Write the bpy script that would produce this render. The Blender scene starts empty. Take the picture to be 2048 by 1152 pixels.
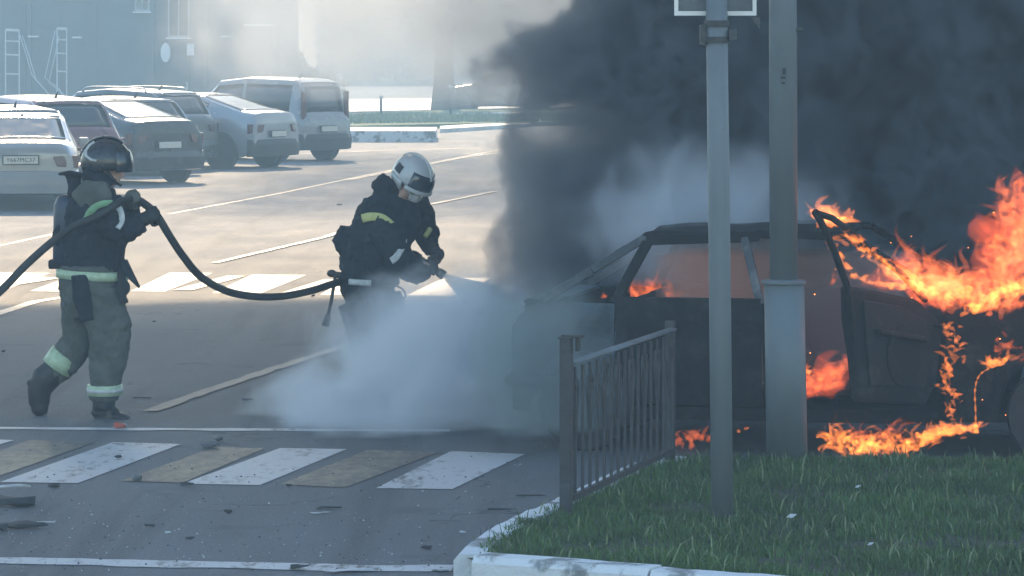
import bpy, bmesh, math, random
import numpy as np
from mathutils import Vector, Matrix, noise as mnoise
R = math.radians
rnd = random.Random(7)
sc = bpy.context.scene
# ------------------------------------------------------------------ camera, light, exposure
F = 7200.0 / 2048.0                      # focal length in picture widths
CAMZ = 2.44
HOR = 102.0                              # height of the horizon in the 2048 x 1152 photograph
cam_d = bpy.data.cameras.new('camera'); cam = bpy.data.objects.new('camera', cam_d)
sc.collection.objects.link(cam); sc.camera = cam
cam.location = (0, 0, CAMZ); cam.rotation_euler = (R(90), 0, 0)
cam_d.sensor_width = 36; cam_d.lens = 36 * F; cam_d.shift_y = -(576 - HOR) / 2048
cam_d.clip_start = 0.5; cam_d.clip_end = 3000
SUN_EL, SUN_AZ = R(31), R(-7)            # azimuth from +Y, negative to the left of the view
wd = bpy.data.worlds.new('World'); sc.world = wd; wd.use_nodes = True
wn = wd.node_tree.nodes; wl = wd.node_tree.links
sky = wn.new('ShaderNodeTexSky'); sky.sky_type = 'NISHITA'; sky.sun_disc = False
sky.sun_elevation = SUN_EL; sky.sun_rotation = SUN_AZ; sky.air_density = 1.6; sky.dust_density = 0.6; sky.ozone_density = 3.0
bgn = wn.get('Background') or wn.new('ShaderNodeBackground')
wl.new(sky.outputs[0], bgn.inputs[0]); bgn.inputs[1].default_value = 0.15
sun_d = bpy.data.lights.new('sun', 'SUN'); sun = bpy.data.objects.new('sun', sun_d); sc.collection.objects.link(sun)
sun_d.energy = 3.2; sun_d.angle = R(0.5); sun_d.color = (1.0, 0.74, 0.46)
sdir = Vector((math.sin(SUN_AZ) * math.cos(SUN_EL), math.cos(SUN_AZ) * math.cos(SUN_EL), math.sin(SUN_EL)))
sun.rotation_euler = sdir.to_track_quat('Z', 'Y').to_euler()
sc.view_settings.view_transform = 'Standard'; sc.view_settings.look = 'None'
sc.view_settings.exposure = 1.42; sc.view_settings.gamma = 1
sc.render.engine = 'CYCLES'
cy = sc.cycles
cy.use_denoising = True; cy.max_bounces = 6; cy.diffuse_bounces = 2; cy.glossy_bounces = 2
cy.transparent_max_bounces = 24; cy.volume_bounces = 3; cy.volume_max_steps = 256
cy.use_adaptive_sampling = True; cy.adaptive_threshold = 0.02; cy.sample_clamp_indirect = 6

# ------------------------------------------------------------------ helpers
def W(px, py, s=None, Y=None):
    """pixel of the photograph and the scale there (pixels per metre) -> point"""
    if s is None: s = 7200.0 / Y
    return Vector(((px - 1024) / s, 7200.0 / s, CAMZ - (py - HOR) / s))
def G(px, py, z=0.0):
    """pixel -> point at height z on the ground"""
    s = (py - HOR) / (CAMZ - z)
    return Vector(((px - 1024) / s, 7200.0 / s, z))
def link(o, parent=None):
    sc.collection.objects.link(o)
    if parent is not None: o.parent = parent
    return o
def tag(o, label=None, cat=None, group=None, kind=None):
    if label: o['label'] = label
    if cat: o['category'] = cat
    if group: o['group'] = group
    if kind: o['kind'] = kind
    return o
def empty(name, loc=(0, 0, 0), rz=0.0):
    o = bpy.data.objects.new(name, None); o.empty_display_size = 0.2
    o.location = loc; o.rotation_euler = (0, 0, rz); return link(o)
def mesh_obj(name, verts, faces, mat, parent=None, smooth=False):
    me = bpy.data.meshes.new(name); me.from_pydata([tuple(v) for v in verts], [], faces); me.update()
    if mat: me.materials.append(mat)
    if smooth: me.polygons.foreach_set('use_smooth', [True] * len(me.polygons))
    return link(bpy.data.objects.new(name, me), parent)
class MB:
    def __init__(s): s.v = []; s.f = []
    def add(s, vs, fs):
        n = len(s.v); s.v += [Vector(v) for v in vs]; s.f += [tuple(i + n for i in f) for f in fs]; return s
    def box(s, c, d, rot=None):
        cx = Vector(c); h = Vector(d) / 2
        vs = [Vector((x * h.x, y * h.y, z * h.z)) for x in (-1, 1) for y in (-1, 1) for z in (-1, 1)]
        if rot is not None: vs = [rot @ v for v in vs]
        return s.add([v + cx for v in vs], [(0, 1, 3, 2), (4, 6, 7, 5), (0, 4, 5, 1), (2, 3, 7, 6), (0, 2, 6, 4), (1, 5, 7, 3)])
    def bar(s, a, b, w, h=None, up=(0, 0, 1)):
        a = Vector(a); b = Vector(b); d = (b - a); L = d.length; d.normalize(); u = Vector(up)
        sd = d.cross(u)
        if sd.length < 1e-4: sd = d.cross(Vector((1, 0, 0)))
        sd.normalize(); u = sd.cross(d); h = h or w
        m = Matrix((sd, d, u)).transposed()
        return s.box((a + b) / 2, (w, L, h), m)
    def tube(s, pts, r, n=10, caps=True, flat=None):
        """pts: points, r: radius or list of radii or list of (ra, rb); closed tube"""
        pts = [Vector(p) for p in pts]; k = len(pts)
        rr = r if isinstance(r, (list, tuple)) else [r] * k
        base = len(s.v); side = None; rings = []
        for i, p in enumerate(pts):
            t = (pts[min(i + 1, k - 1)] - pts[max(i - 1, 0)])
            if t.length < 1e-9: t = Vector((0, 0, 1))
            t.normalize()
            if side is None:
                ref = Vector(flat) if flat else (Vector((0, 1, 0)) if abs(t.y) < 0.9 else Vector((1, 0, 0)))
                side = ref - t * ref.dot(t)
            else: side = side - t * side.dot(t)
            if side.length < 1e-6: side = t.orthogonal()
            side.normalize(); o2 = t.cross(side)
            ra, rb = (rr[i] if isinstance(rr[i], (list, tuple)) else (rr[i], rr[i]))
            for j in range(n):
                a = 2 * math.pi * j / n
                s.v.append(p + side * (ra * math.cos(a)) + o2 * (rb * math.sin(a)))
        for i in range(k - 1):
            for j in range(n):
                a = base + i * n + j; b = base + i * n + (j + 1) % n
                s.f.append((a, b, b + n, a + n))
        if caps:
            s.f.append(tuple(base + j for j in reversed(range(n))))
            s.f.append(tuple(base + (k - 1) * n + j for j in range(n)))
        return s
    def ball(s, c, r, n=12, m=8, rot=None):
        c = Vector(c); r = Vector(r) if isinstance(r, (tuple, list, Vector)) else Vector((r, r, r))
        vs = []; fs = []
        for i in range(m + 1):
            t = math.pi * i / m
            for j in range(n):
                a = 2 * math.pi * j / n
                v = Vector((r.x * math.sin(t) * math.cos(a), r.y * math.sin(t) * math.sin(a), r.z * math.cos(t)))
                if rot is not None: v = rot @ v
                vs.append(c + v)
        for i in range(m):
            for j in range(n):
                a = i * n + j; b = i * n + (j + 1) % n
                fs.append((a, a + n, b + n, b))
        return s.add(vs, fs)
    def prism(s, poly, a, b):
        """poly: list of points (3D) ; extruded from poly+a to poly+b"""
        a = Vector(a); b = Vector(b); n = len(poly); P = [Vector(p) for p in poly]
        fs = [tuple(reversed(range(n))), tuple(range(n, 2 * n))] + [(i, (i + 1) % n, n + (i + 1) % n, n + i) for i in range(n)]
        return s.add([p + a for p in P] + [p + b for p in P], fs)
    def lathe(s, prof, c, n=20, axis='Z'):
        c = Vector(c); vs = []; fs = []; k = len(prof)
        for (r, h) in prof:
            for j in range(n):
                a = 2 * math.pi * j / n; x, y = r * math.cos(a), r * math.sin(a)
                vs.append(c + (Vector((x, y, h)) if axis == 'Z' else Vector((x, h, y)) if axis == 'Y' else Vector((h, x, y))))
        for i in range(k - 1):
            for j in range(n): fs.append((i * n + j, i * n + (j + 1) % n, (i + 1) * n + (j + 1) % n, (i + 1) * n + j))
        fs.append(tuple(reversed(range(n)))); fs.append(tuple((k - 1) * n + j for j in range(n)))
        return s.add(vs, fs)
    def build(s, name, mat, parent=None, smooth=False, bevel=0, fixn=True):
        o = mesh_obj(name, s.v, s.f, mat, parent, smooth)
        if fixn:
            b = bmesh.new(); b.from_mesh(o.data)
            bmesh.ops.remove_doubles(b, verts=b.verts, dist=1e-6)
            bmesh.ops.recalc_face_normals(b, faces=b.faces); b.to_mesh(o.data); b.free()
            if smooth: o.data.polygons.foreach_set('use_smooth', [True] * len(o.data.polygons))
        if bevel:
            m = o.modifiers.new('bevel', 'BEVEL'); m.width = bevel; m.segments = 2; m.limit_method = 'ANGLE'
        return o
def remesh(o, vox=0.012, smooth=6, disp=0.0, size=0.1, disp2=0.0, size2=0.03):
    m = o.modifiers.new('remesh', 'REMESH'); m.mode = 'VOXEL'; m.voxel_size = vox; m.use_smooth_shade = True
    if smooth:
        m = o.modifiers.new('smooth', 'SMOOTH'); m.iterations = smooth; m.factor = 0.5
    for (d, z) in ((disp, size), (disp2, size2)):
        if d:
            t = bpy.data.textures.new('folds', 'CLOUDS'); t.noise_scale = z; t.noise_depth = 2
            m = o.modifiers.new('folds', 'DISPLACE'); m.texture = t; m.strength = d; m.mid_level = 0.5; m.texture_coords = 'LOCAL'
    return o
def spline(pts, n=8):
    """Catmull-Rom through 3D points"""
    P = [Vector(p) for p in pts]; P = [P[0] * 2 - P[1]] + P + [P[-1] * 2 - P[-2]]; out = []
    for i in range(1, len(P) - 2):
        for k in range(n):
            t = k / n; a, b, c, d = P[i - 1:i + 3]
            out.append(0.5 * ((2 * b) + (c - a) * t + (2 * a - 5 * b + 4 * c - d) * t * t + (3 * b - a - 3 * c + d) * t ** 3))
    out.append(P[-2]); return out

# ---- node maths
class E:
    """a tiny expression wrapper round shader maths nodes"""
    nt = None
    def __init__(s, sock): s.s = sock
    @staticmethod
    def op(name, *a, clamp=False):
        n = E.nt.nodes.new('ShaderNodeMath'); n.operation = name; n.use_clamp = clamp
        for i, x in enumerate(a):
            if isinstance(x, E): E.nt.links.new(x.s, n.inputs[i])
            else: n.inputs[i].default_value = x
        return E(n.outputs[0])
    def __add__(s, o): return E.op('ADD', s, o)
    __radd__ = __add__
    def __mul__(s, o): return E.op('MULTIPLY', s, o)
    __rmul__ = __mul__
    def __sub__(s, o): return E.op('SUBTRACT', s, o)
    def __rsub__(s, o): return E.op('SUBTRACT', o, s)
    def __truediv__(s, o): return E.op('DIVIDE', s, o)
def emax(a, b): return E.op('MAXIMUM', a, b)
def emin(a, b): return E.op('MINIMUM', a, b)
def eabs(a): return E.op('ABSOLUTE', a)
def smooth(x, a, b):
    n = E.nt.nodes.new('ShaderNodeMapRange'); n.interpolation_type = 'SMOOTHSTEP'
    E.nt.links.new(x.s, n.inputs['Value']); n.inputs['From Min'].default_value = a; n.inputs['From Max'].default_value = b
    n.inputs['To Min'].default_value = 0; n.inputs['To Max'].default_value = 1
    return E(n.outputs[0])
def noise(scale, detail=3, rough=0.5, dist=0.0, vec=None, off=(0, 0, 0), sc3=(1, 1, 1), typ=None):
    nt = E.nt; m = nt.nodes.new('ShaderNodeMapping'); m.inputs['Location'].default_value = off; m.inputs['Scale'].default_value = sc3
    if vec is None: vec = coords()
    nt.links.new(vec, m.inputs['Vector'])
    n = nt.nodes.new('ShaderNodeTexNoise'); n.inputs['Scale'].default_value = scale; n.inputs['Detail'].default_value = detail
    n.inputs['Roughness'].default_value = rough; n.inputs['Distortion'].default_value = dist
    if typ: n.noise_type = typ
    nt.links.new(m.outputs[0], n.inputs['Vector']); return E(n.outputs['Fac'])
def coords():
    for n in E.nt.nodes:
        if n.bl_idname == 'ShaderNodeTexCoord': return n.outputs['Object']
    return E.nt.nodes.new('ShaderNodeTexCoord').outputs['Object']
def xyz():
    n = E.nt.nodes.new('ShaderNodeSeparateXYZ'); E.nt.links.new(coords(), n.inputs[0])
    return E(n.outputs[0]), E(n.outputs[1]), E(n.outputs[2])
def newmat(name):
    m = bpy.data.materials.new(name); m.use_nodes = True; nt = m.node_tree; E.nt = nt
    return m, nt
def mixc(fac, a, b):
    n = E.nt.nodes.new('ShaderNodeMix'); n.data_type = 'RGBA'
    if isinstance(fac, E): E.nt.links.new(fac.s, n.inputs[0])
    else: n.inputs[0].default_value = fac
    for i, c in ((6, a), (7, b)):
        if isinstance(c, tuple): n.inputs[i].default_value = (*c[:3], 1)
        else: E.nt.links.new(c, n.inputs[i])
    return n.outputs[2]
def pbr(name, col, rough=0.6, metal=0.0, var=0.25, scale=6.0, bump=0.0, bscale=40.0, spec=0.5, col2=None, coat=0.0, sc3=(1, 1, 1), thr=(0.35, 0.65)):
    m, nt = newmat(name); b = nt.nodes['Principled BSDF']
    c2 = col2 or tuple(max(0.0, c * (1 - var)) for c in col)
    f = smooth(noise(scale, 5, 0.6, sc3=sc3), *thr)
    nt.links.new(mixc(f, col, c2), b.inputs['Base Color'])
    rn = noise(scale * 2.3, 3, off=(3, 1, 7)); r = rn * 0.25 + (rough - 0.12); nt.links.new(r.s, b.inputs['Roughness'])
    b.inputs['Metallic'].default_value = metal; b.inputs['Specular IOR Level'].default_value = spec
    b.inputs['Coat Weight'].default_value = coat; b.inputs['Coat Roughness'].default_value = 0.19
    if bump:
        bn = nt.nodes.new('ShaderNodeBump'); bn.inputs['Strength'].default_value = bump; bn.inputs['Distance'].default_value = 0.02
        nt.links.new(noise(bscale, 4, 0.6, sc3=sc3).s, bn.inputs['Height']); nt.links.new(bn.outputs[0], b.inputs['Normal'])
    return m
def volmat(name, dens, col=(0.5, 0.5, 0.5), aniso=0.0, emis=None, estr=0.0, step=1.0):
    """dens: number or function returning E; estr likewise"""
    m, nt = newmat(name); nt.nodes.remove(nt.nodes['Principled BSDF'])
    v = nt.nodes.new('ShaderNodeVolumePrincipled'); nt.links.new(v.outputs[0], nt.nodes['Material Output'].inputs['Volume'])
    v.inputs['Color'].default_value = (*col, 1); v.inputs['Anisotropy'].default_value = aniso
    v.inputs['Temperature'].default_value = 0; v.inputs['Blackbody Intensity'].default_value = 0
    d = dens() if callable(dens) else dens
    if isinstance(d, E): nt.links.new(d.s, v.inputs['Density'])
    else: v.inputs['Density'].default_value = d
    if emis:
        v.inputs['Emission Color'].default_value = (*emis, 1)
        e = estr() if callable(estr) else estr
        if isinstance(e, E): nt.links.new(e.s, v.inputs['Emission Strength'])
        else: v.inputs['Emission Strength'].default_value = e
    m.cycles.volume_step_rate = step
    return m
# ------------------------------------------------------------------ the setting: ground, markings, verge
def asphalt(name, base, worn):
    m, nt = newmat(name); b = nt.nodes['Principled BSDF']
    big = noise(0.35, 4, 0.55, sc3=(2.2, 0.5, 1)); fine = noise(38, 3, 0.7); pat = noise(1.3, 5, 0.65, sc3=(1, 0.3, 1), off=(5, 2, 0))
    f = smooth(big * 0.45 + pat * 0.4 + fine * 0.25, 0.40, 0.68)
    vo = nt.nodes.new('ShaderNodeTexVoronoi'); vo.feature = 'DISTANCE_TO_EDGE'; vo.inputs['Scale'].default_value = 0.55
    wv = nt.nodes.new('ShaderNodeVectorMath'); wv.operation = 'ADD'; nt.links.new(coords(), wv.inputs[0])
    wn_ = nt.nodes.new('ShaderNodeTexNoise'); wn_.inputs['Scale'].default_value = 2.2; wn_.inputs['Detail'].default_value = 5; nt.links.new(coords(), wn_.inputs['Vector']); nt.links.new(wn_.outputs['Color'], wv.inputs[1])
    nt.links.new(wv.outputs[0], vo.inputs['Vector'])
    crack = (1.0 - smooth(E(vo.outputs['Distance']), 0.0, 0.016)) * smooth(noise(0.8, 3, off=(9, 9, 0)), 0.50, 0.60)
    tyre = smooth(noise(1.0, 4, 0.6, sc3=(1.8, 0.10, 1), off=(7, 3, 0)), 0.50, 0.66) * 0.45
    stain = smooth(noise(0.9, 4, 0.6, off=(1, 5, 0)), 0.60, 0.70) * 0.35
    c1 = mixc(f, base, worn); c1 = mixc(emin(emax(emax(crack, tyre), stain), 0.85), c1, tuple(x * 0.45 for x in base)); c2 = mixc(smooth(fine, 0.62, 0.75), c1, tuple(x * 2.0 for x in worn))
    nt.links.new(c2, b.inputs['Base Color'])
    rr = 0.62 + pat * 0.3; nt.links.new(rr.s, b.inputs['Roughness'])
    bn = nt.nodes.new('ShaderNodeBump'); bn.inputs['Strength'].default_value = 0.8; bn.inputs['Distance'].default_value = 0.02
    nt.links.new((noise(60, 4, 0.7) + noise(3.0, 3, sc3=(1, 0.5, 1)) * 1.5).s, bn.inputs['Height']); nt.links.new(bn.outputs[0], b.inputs['Normal'])
    return m
M = {}
M['asphalt'] = asphalt('asphalt', (0.10, 0.106, 0.116), (0.155, 0.157, 0.163))
M['pave'] = asphalt('pale_pavement', (0.30, 0.29, 0.27), (0.42, 0.40, 0.36))
ground = mesh_obj('road', [(-260, -8, 0), (260, -8, 0), (260, 520, 0), (-260, 520, 0)], [(0, 1, 2, 3)], M['asphalt'])
tag(ground, kind='structure')
def paint(name, col, cover=0.5, edge=0.1):
    """road paint: the paint wears away in flakes and shows asphalt"""
    m, nt = newmat(name); b = nt.nodes['Principled BSDF']
    w = noise(14, 6, 0.75, sc3=(1, 0.45, 1)) * 0.55 + noise(3.1, 4, 0.65, sc3=(1, 0.3, 1), off=(3, 8, 1)) * 0.45
    f = smooth(w, cover, cover + edge)
    nt.links.new(mixc(f, col, (0.06, 0.062, 0.066)), b.inputs['Base Color'])
    b.inputs['Roughness'].default_value = 0.55
    bn = nt.nodes.new('ShaderNodeBump'); bn.inputs['Strength'].default_value = 0.3; bn.inputs['Distance'].default_value = 0.01
    nt.links.new(noise(60, 4, 0.7).s, bn.inputs['Height']); nt.links.new(bn.outputs[0], b.inputs['Normal'])
    return m
M['paint_white'] = paint('worn_white_paint', (0.46, 0.47, 0.48), 0.505, 0.14)
M['paint_far'] = paint('thin_white_paint', (0.30, 0.30, 0.29), 0.44, 0.16)
M['paint_yellow'] = paint('worn_yellow_paint', (0.18, 0.17, 0.125), 0.37, 0.20)
M['paint_faded'] = paint('faded_white_paint', (0.17, 0.17, 0.165), 0.455, 0.14)
M['seam'] = paint('pale_dust', (0.12, 0.12, 0.118), 0.36, 0.22)
def patch(name, polys, mat, z=0.004, kind='structure'):
    vs = []; fs = []
    for P in polys:
        n = len(vs)
        for (x, y) in P: g = G(x, y, z); vs.append(g)
        fs.append(tuple(range(n, n + len(P))))
    o = mesh_obj(name, vs, fs, mat); tag(o, kind=kind); return o
# near crossing
for P in ([(0, 964), (156, 966), (362, 888), (226, 884)], [(366, 967), (520, 970), (694, 898), (560, 896)], [(752, 976), (905, 978), (1050, 908), (902, 902)],
          [(-380, 958), (-230, 960), (28, 880), (-90, 876)]):
    patch('crosswalk_stripe', [P], M['paint_white'])
for P in ([(-170, 962), (-25, 960), (190, 884), (60, 880)], [(240, 962), (366, 965), (530, 896), (430, 894)], [(560, 968), (690, 975), (880, 903), (735, 900)]):
    patch('crosswalk_stripe', [P], M['paint_yellow'])
# far crossing
for P in ([(-130, 578), (10, 580), (100, 546), (-10, 545)], [(60, 582), (195, 584), (270, 548), (160, 546)], [(262, 582), (330, 583), (425, 546), (340, 545)],
          [(425, 586), (520, 587), (612, 550), (505, 549)], [(640, 590), (740, 590), (800, 553), (700, 552)], [(812, 591), (905, 592), (985, 556), (890, 555)]):
    patch('crosswalk_stripe', [P], M['paint_far'])
for P in ([(-20, 566), (30, 570), (120, 556), (60, 552)], [(345, 580), (385, 580), (490, 552), (455, 551)], [(560, 586), (610, 588), (690, 560), (650, 558)]):
    patch('crosswalk_stripe', [P], M['paint_yellow'], 0.008)
def line(name, pts, w0, mat, z=0.004):
    """a painted line through ground pixels, w0 metres wide"""
    g0 = [G(*p) for p in pts]; vs = []; fs = []; g = [g0[0]]
    for a, c in zip(g0, g0[1:]):
        n = max(1, int((c - a).length / (0.12 if a.y < 32 else 0.35)))
        g += [a.lerp(c, k / n) for k in range(1, n + 1)]
    for i, p in enumerate(g):
        t = g[min(i + 1, len(g) - 1)] - g[max(i - 1, 0)]; t.z = 0; t.normalize(); n = Vector((-t.y, t.x, 0)) * w0 / 2; j1, j2 = (1 - max(0, 0.9 * mnoise.noise(p * 2.6 + Vector((q, 0, 0)))) - 0.25 * abs(mnoise.noise(p * 11)) for q in (0, 40))
        vs += [Vector((p.x, p.y, z)) + n * j1, Vector((p.x, p.y, z)) - n * j2]
    for i in range(len(g) - 1): fs.append((2 * i, 2 * i + 1, 2 * i + 3, 2 * i + 2))
    o = mesh_obj(name, vs, fs, mat); tag(o, kind='structure'); return o
line('stop_line', [(-60, 857), (200, 859), (420, 860), (760, 861), (900, 862)], 0.17, M['paint_white'])
line('edge_line', [(-80, 1119), (100, 1124), (400, 1131), (650, 1136), (905, 1138)], 0.24, M['paint_white'])
line('lane_line', [(-40, 500), (120, 466), (240, 440)], 0.09, M['paint_faded'])
line('lane_line', [(340, 428), (560, 387), (760, 345), (1010, 298)], 0.09, M['paint_faded'])
line('lane_line', [(430, 527), (640, 478), (860, 410), (990, 384)], 0.11, M['paint_faded'], 0.012)
line('lane_line', [(-40, 640), (70, 604), (160, 590)], 0.14, M['paint_faded'], 0.006)
line('lane_line', [(520, 312), (760, 302), (960, 297)], 0.18, M['paint_faded'], 0.012)
line('road_seam', [(300, 824), (440, 775), (560, 735), (720, 684)], 0.13, M['seam'], 0.008)
line('road_seam', [(700, 360), (930, 315), (1040, 300)], 0.12, M['seam'], 0.008)
# stains of soot and water by the burning car
# verge and kerbs
kl = [Vector(v[:2] + (0,)) for v in [(-0.19, 16.2, 0), (-0.27, 16.42, 0), (-0.23, 16.75, 0), (-0.13, 17.3, 0), (0.02, 17.85, 0), (0.247, 18.56, 0), (0.42, 19.2, 0), (0.62, 19.95, 0), (0.86, 20.35, 0), (1.3, 20.5, 0), (14.0, 20.5, 0)]]
near = [Vector((-0.19, 16.2, 0)), Vector((0.25, 15.97, 0)), Vector((0.71, 15.73, 0)), Vector((2.5, 14.8, 0)), Vector((14, 8.8, 0))]
outer = list(reversed(near))[:-1] + kl
vs = [Vector((p.x, p.y, 0.10)) for p in outer]
def inset(path, d):
    out = []
    for i, p in enumerate(path):
        t = path[min(i + 1, len(path) - 1)] - path[max(i - 1, 0)]; t.normalize()
        out.append(p + Vector((t.y, -t.x, 0)) * d)
    return out
M['soil'] = pbr('soil', (0.05, 0.055, 0.03), 0.9, var=0.5, scale=5, bump=0.8, bscale=30)
sv = [Vector((p.x, p.y, 0.13)) for p in inset(outer, 0.06)]
lawn = mesh_obj('lawn', sv, [tuple(range(len(sv)))], M['soil']); tag(lawn, kind='structure')
b = bmesh.new(); b.from_mesh(lawn.data); bmesh.ops.triangulate(b, faces=b.faces); bmesh.ops.recalc_face_normals(b, faces=b.faces); b.to_mesh(lawn.data); b.free()
M['kerb'] = pbr('chipped_white_kerb', (0.60, 0.61, 0.62), 0.7, scale=4.5, col2=(0.20, 0.205, 0.20), bump=1.0, bscale=11, thr=(0.50, 0.62))
def kerb(path, w, h, name='kerb', seg=1.0, gap=0.012, jit=0.012):
    """kerb stones of about seg metres end to end"""
    pts = [path[0]]
    for a, c in zip(path, path[1:]):
        n = max(1, round((c - a).length / 0.12))
        for k in range(1, n + 1): pts.append(a.lerp(c, k / n))
    v = []; f = []; acc = 0; start = 0
    def stone(P):
        if len(P) < 2: return
        P = list(P); d = (P[-1] - P[-2]).normalized(); P[-1] = P[-1] - d * gap
        js, jh = rnd.uniform(-jit, jit), rnd.uniform(-jit, jit)
        n = len(v); I = inset(P, w)
        for k, (p, q) in enumerate(zip(P, I)):
            o_ = (p - q).normalized() * (js + 0.007 * (mnoise.noise(p * 7)))
            hh = h + jh + 0.006 * mnoise.noise(p * 9 + Vector((5, 0, 0)))
            v.extend([Vector((p.x, p.y, -0.02)) + o_, Vector((p.x, p.y, hh - 0.03)) + o_, Vector((p.x, p.y, hh)) - (p - q).normalized() * 0.025 + o_, Vector((q.x, q.y, hh)) + o_, Vector((q.x, q.y, 0)) + o_])
        for k in range(len(P) - 1):
            for j in range(5): a = n + k * 5 + j; c = n + k * 5 + (j + 1) % 5; f.append((a, c, c + 5, a + 5))
        f.append(tuple(n + j for j in range(5))); f.append(tuple(n + (len(P) - 1) * 5 + j for j in reversed(range(5))))
    for i in range(1, len(pts)):
        acc += (pts[i] - pts[i - 1]).length
        if acc >= seg or i == len(pts) - 1: stone(pts[start:i + 1]); start = i; acc = 0
    o = mesh_obj(name, v, f, M['kerb']); tag(o, kind='structure')
    b = bmesh.new(); b.from_mesh(o.data); bmesh.ops.recalc_face_normals(b, faces=b.faces); b.to_mesh(o.data); b.free()
    return o
kerb(kl[1:9], 0.14, 0.155)
kerb(kl[8:], 0.14, 0.118, jit=0.004)
kerb(list(reversed(near)), 0.15, 0.165)
# grass blades on the verge
def in_verge(x, y):
    # right of the left kerb, above the near kerb
    if y > 20.33: return False
    yn = 16.2 - (x + 0.19) * 0.5185 + 0.20
    if y < yn: return False
    P = kl
    for a, c in zip(P, P[1:]):
        if a.y <= y <= c.y and c.y > a.y:
            xe = a.x + (c.x - a.x) * (y - a.y) / (c.y - a.y)
            return x > xe + 0.10
    return x > -0.05
def blades(name, count, test, box, h, z0, mat, seed=1, wid=0.004):
    rs = np.random.RandomState(seed); V = []; Fs = []; n = 0
    while n < count:
        x = rs.uniform(box[0], box[1]); y = rs.uniform(box[2], box[3])
        if not test(x, y): continue
        cl = mnoise.noise(Vector((x * 1.7, y * 1.7, 3))) + 0.5 * mnoise.noise(Vector((x * 6, y * 6, 9)))
        if rs.rand() > 0.60 + 0.8 * cl: continue
        hh = h * (0.45 + 0.6 * rs.rand() + 0.5 * cl) * (1.9 if rs.rand() < 0.03 else 1)
        if hh < 0.01: continue
        a = rs.uniform(0, 6.283); l = rs.uniform(0.1, 0.75) * hh; w = wid * rs.uniform(0.7, 1.5)
        b_ = rs.uniform(0, 6.283); dx, dy = math.cos(b_) * w, math.sin(b_) * w
        lx, ly = math.cos(a) * l, math.sin(a) * l; i = len(V)
        V += [(x - dx, y - dy, z0), (x + dx, y + dy, z0), (x + lx * .4 - dx * .7, y + ly * .4 - dy * .7, z0 + hh * .6), (x + lx * .4 + dx * .7, y + ly * .4 + dy * .7, z0 + hh * .6), (x + lx, y + ly, z0 + hh * (1 - 0.25 * l / hh))]
        Fs += [(i, i + 1, i + 3, i + 2), (i + 2, i + 3, i + 4)]; n += 1
    return mesh_obj(name, V, Fs, mat)
M['grass'] = pbr('grass_blade', (0.075, 0.14, 0.035), 0.5, col2=(0.045, 0.08, 0.022), scale=2.2, spec=0.35)
g_ = blades('grass', 95000, in_verge, (-0.3, 6.6, 13.6, 20.35), 0.055, 0.128, M['grass'], 3, 0.0032); tag(g_, 'short green grass covering the verge inside the white kerb', 'grass', kind='stuff')
M['straw'] = pbr('dry_blade', (0.20, 0.24, 0.12), 0.5, scale=4, spec=0.4)
g2 = blades('grass', 2600, in_verge, (-0.3, 6.6, 13.6, 20.35), 0.085, 0.128, M['straw'], 9, 0.004); tag(g2, 'scattered longer pale grass blades standing up out of the verge', 'grass', kind='stuff')

# ------------------------------------------------------------------ air, smoke, steam
def closed_box(name, lo, hi, mat):
    return MB().box([(a + c) / 2 for a, c in zip(lo, hi)], [c - a for a, c in zip(lo, hi)]).build(name, mat)
hz = closed_box('haze', (-300, -20, -1), (300, 560, 17.5), volmat('haze_air', 0.0044, (0.40, 0.60, 0.76), 0.2))
tag(hz, kind='stuff')
def main_dens():
    x, y, z = xyz()
    n1 = noise(1.5, 3, 0.55, dist=0.5, sc3=(1, 0.35, 0.9)); bi = eabs(noise(3.4, 4, 0.62, dist=0.3, off=(1, 7, 3), sc3=(1, 0.6, 1)) - 0.5) * 2.0
    rag = (n1 - 0.5) * 1.7 + (0.30 - bi) * 0.55
    left = smooth(x - 0.0 + rag - emax(z - 2.35, 0.0) * 1.2, 0.0, 0.17)
    front = smooth((y - 24.25) + (n1 - 0.5) * 1.6 + (0.22 - bi) * 1.3, 0.0, 0.22)
    px_ = (x - 0.45) / 0.42; pz_ = (z - 1.92) / 0.20
    pocket = 1.0 - smooth(1.0 - E.op('SQRT', px_ * px_ + pz_ * pz_) + (n1 - 0.5) * 2.4 + (0.3 - bi) * 0.9, 0.0, 0.7) * 0.72
    veil = smooth(z + rag * 0.5, 2.0, 2.7) * smooth(x + rag, -0.8, 0.3) * 0.30
    return left * front * pocket * (smooth(x + rag * 0.8, 0.2, 1.2) * 7.4 + 1.8) + veil
sm = closed_box('smoke_plume', (-1.2, 23.95, 0.05), (6.4, 26.6, 4.2), volmat('dark_smoke', main_dens, (0.42, 0.455, 0.52), 0.55, step=0.34))
tag(sm, 'dense dark smoke pouring up behind the burning car', 'smoke', kind='stuff')
# unseen smoke bank added overhead to shade the near part of the road
def blob(name, c, r, seed, mat, amp=0.25, fr=0.35):
    bm = bmesh.new(); bmesh.ops.create_icosphere(bm, subdivisions=5, radius=1)
    for v in bm.verts:
        d = 1 + amp * mnoise.fractal(v.co * (1 / fr) + Vector((seed, 0, 0)), 1.0, 2.0, 4)
        v.co = Vector((c[0] + v.co.x * r[0] * d, c[1] + v.co.y * r[1] * d, c[2] + v.co.z * r[2] * d))
    me = bpy.data.meshes.new(name); bm.to_mesh(me); bm.free(); me.materials.append(mat)
    return link(bpy.data.objects.new(name, me))
ov = blob('smoke_cloud', (-1.0, 34.5, 9.0), (17, 16.0, 3.2), 2, volmat('overhead_smoke', 0.40, (0.55, 0.55, 0.56), 0.3), 0.16, 0.7)
tag(ov, 'bank of smoke drifting overhead from the fire across the road', 'smoke', kind='stuff')
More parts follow.
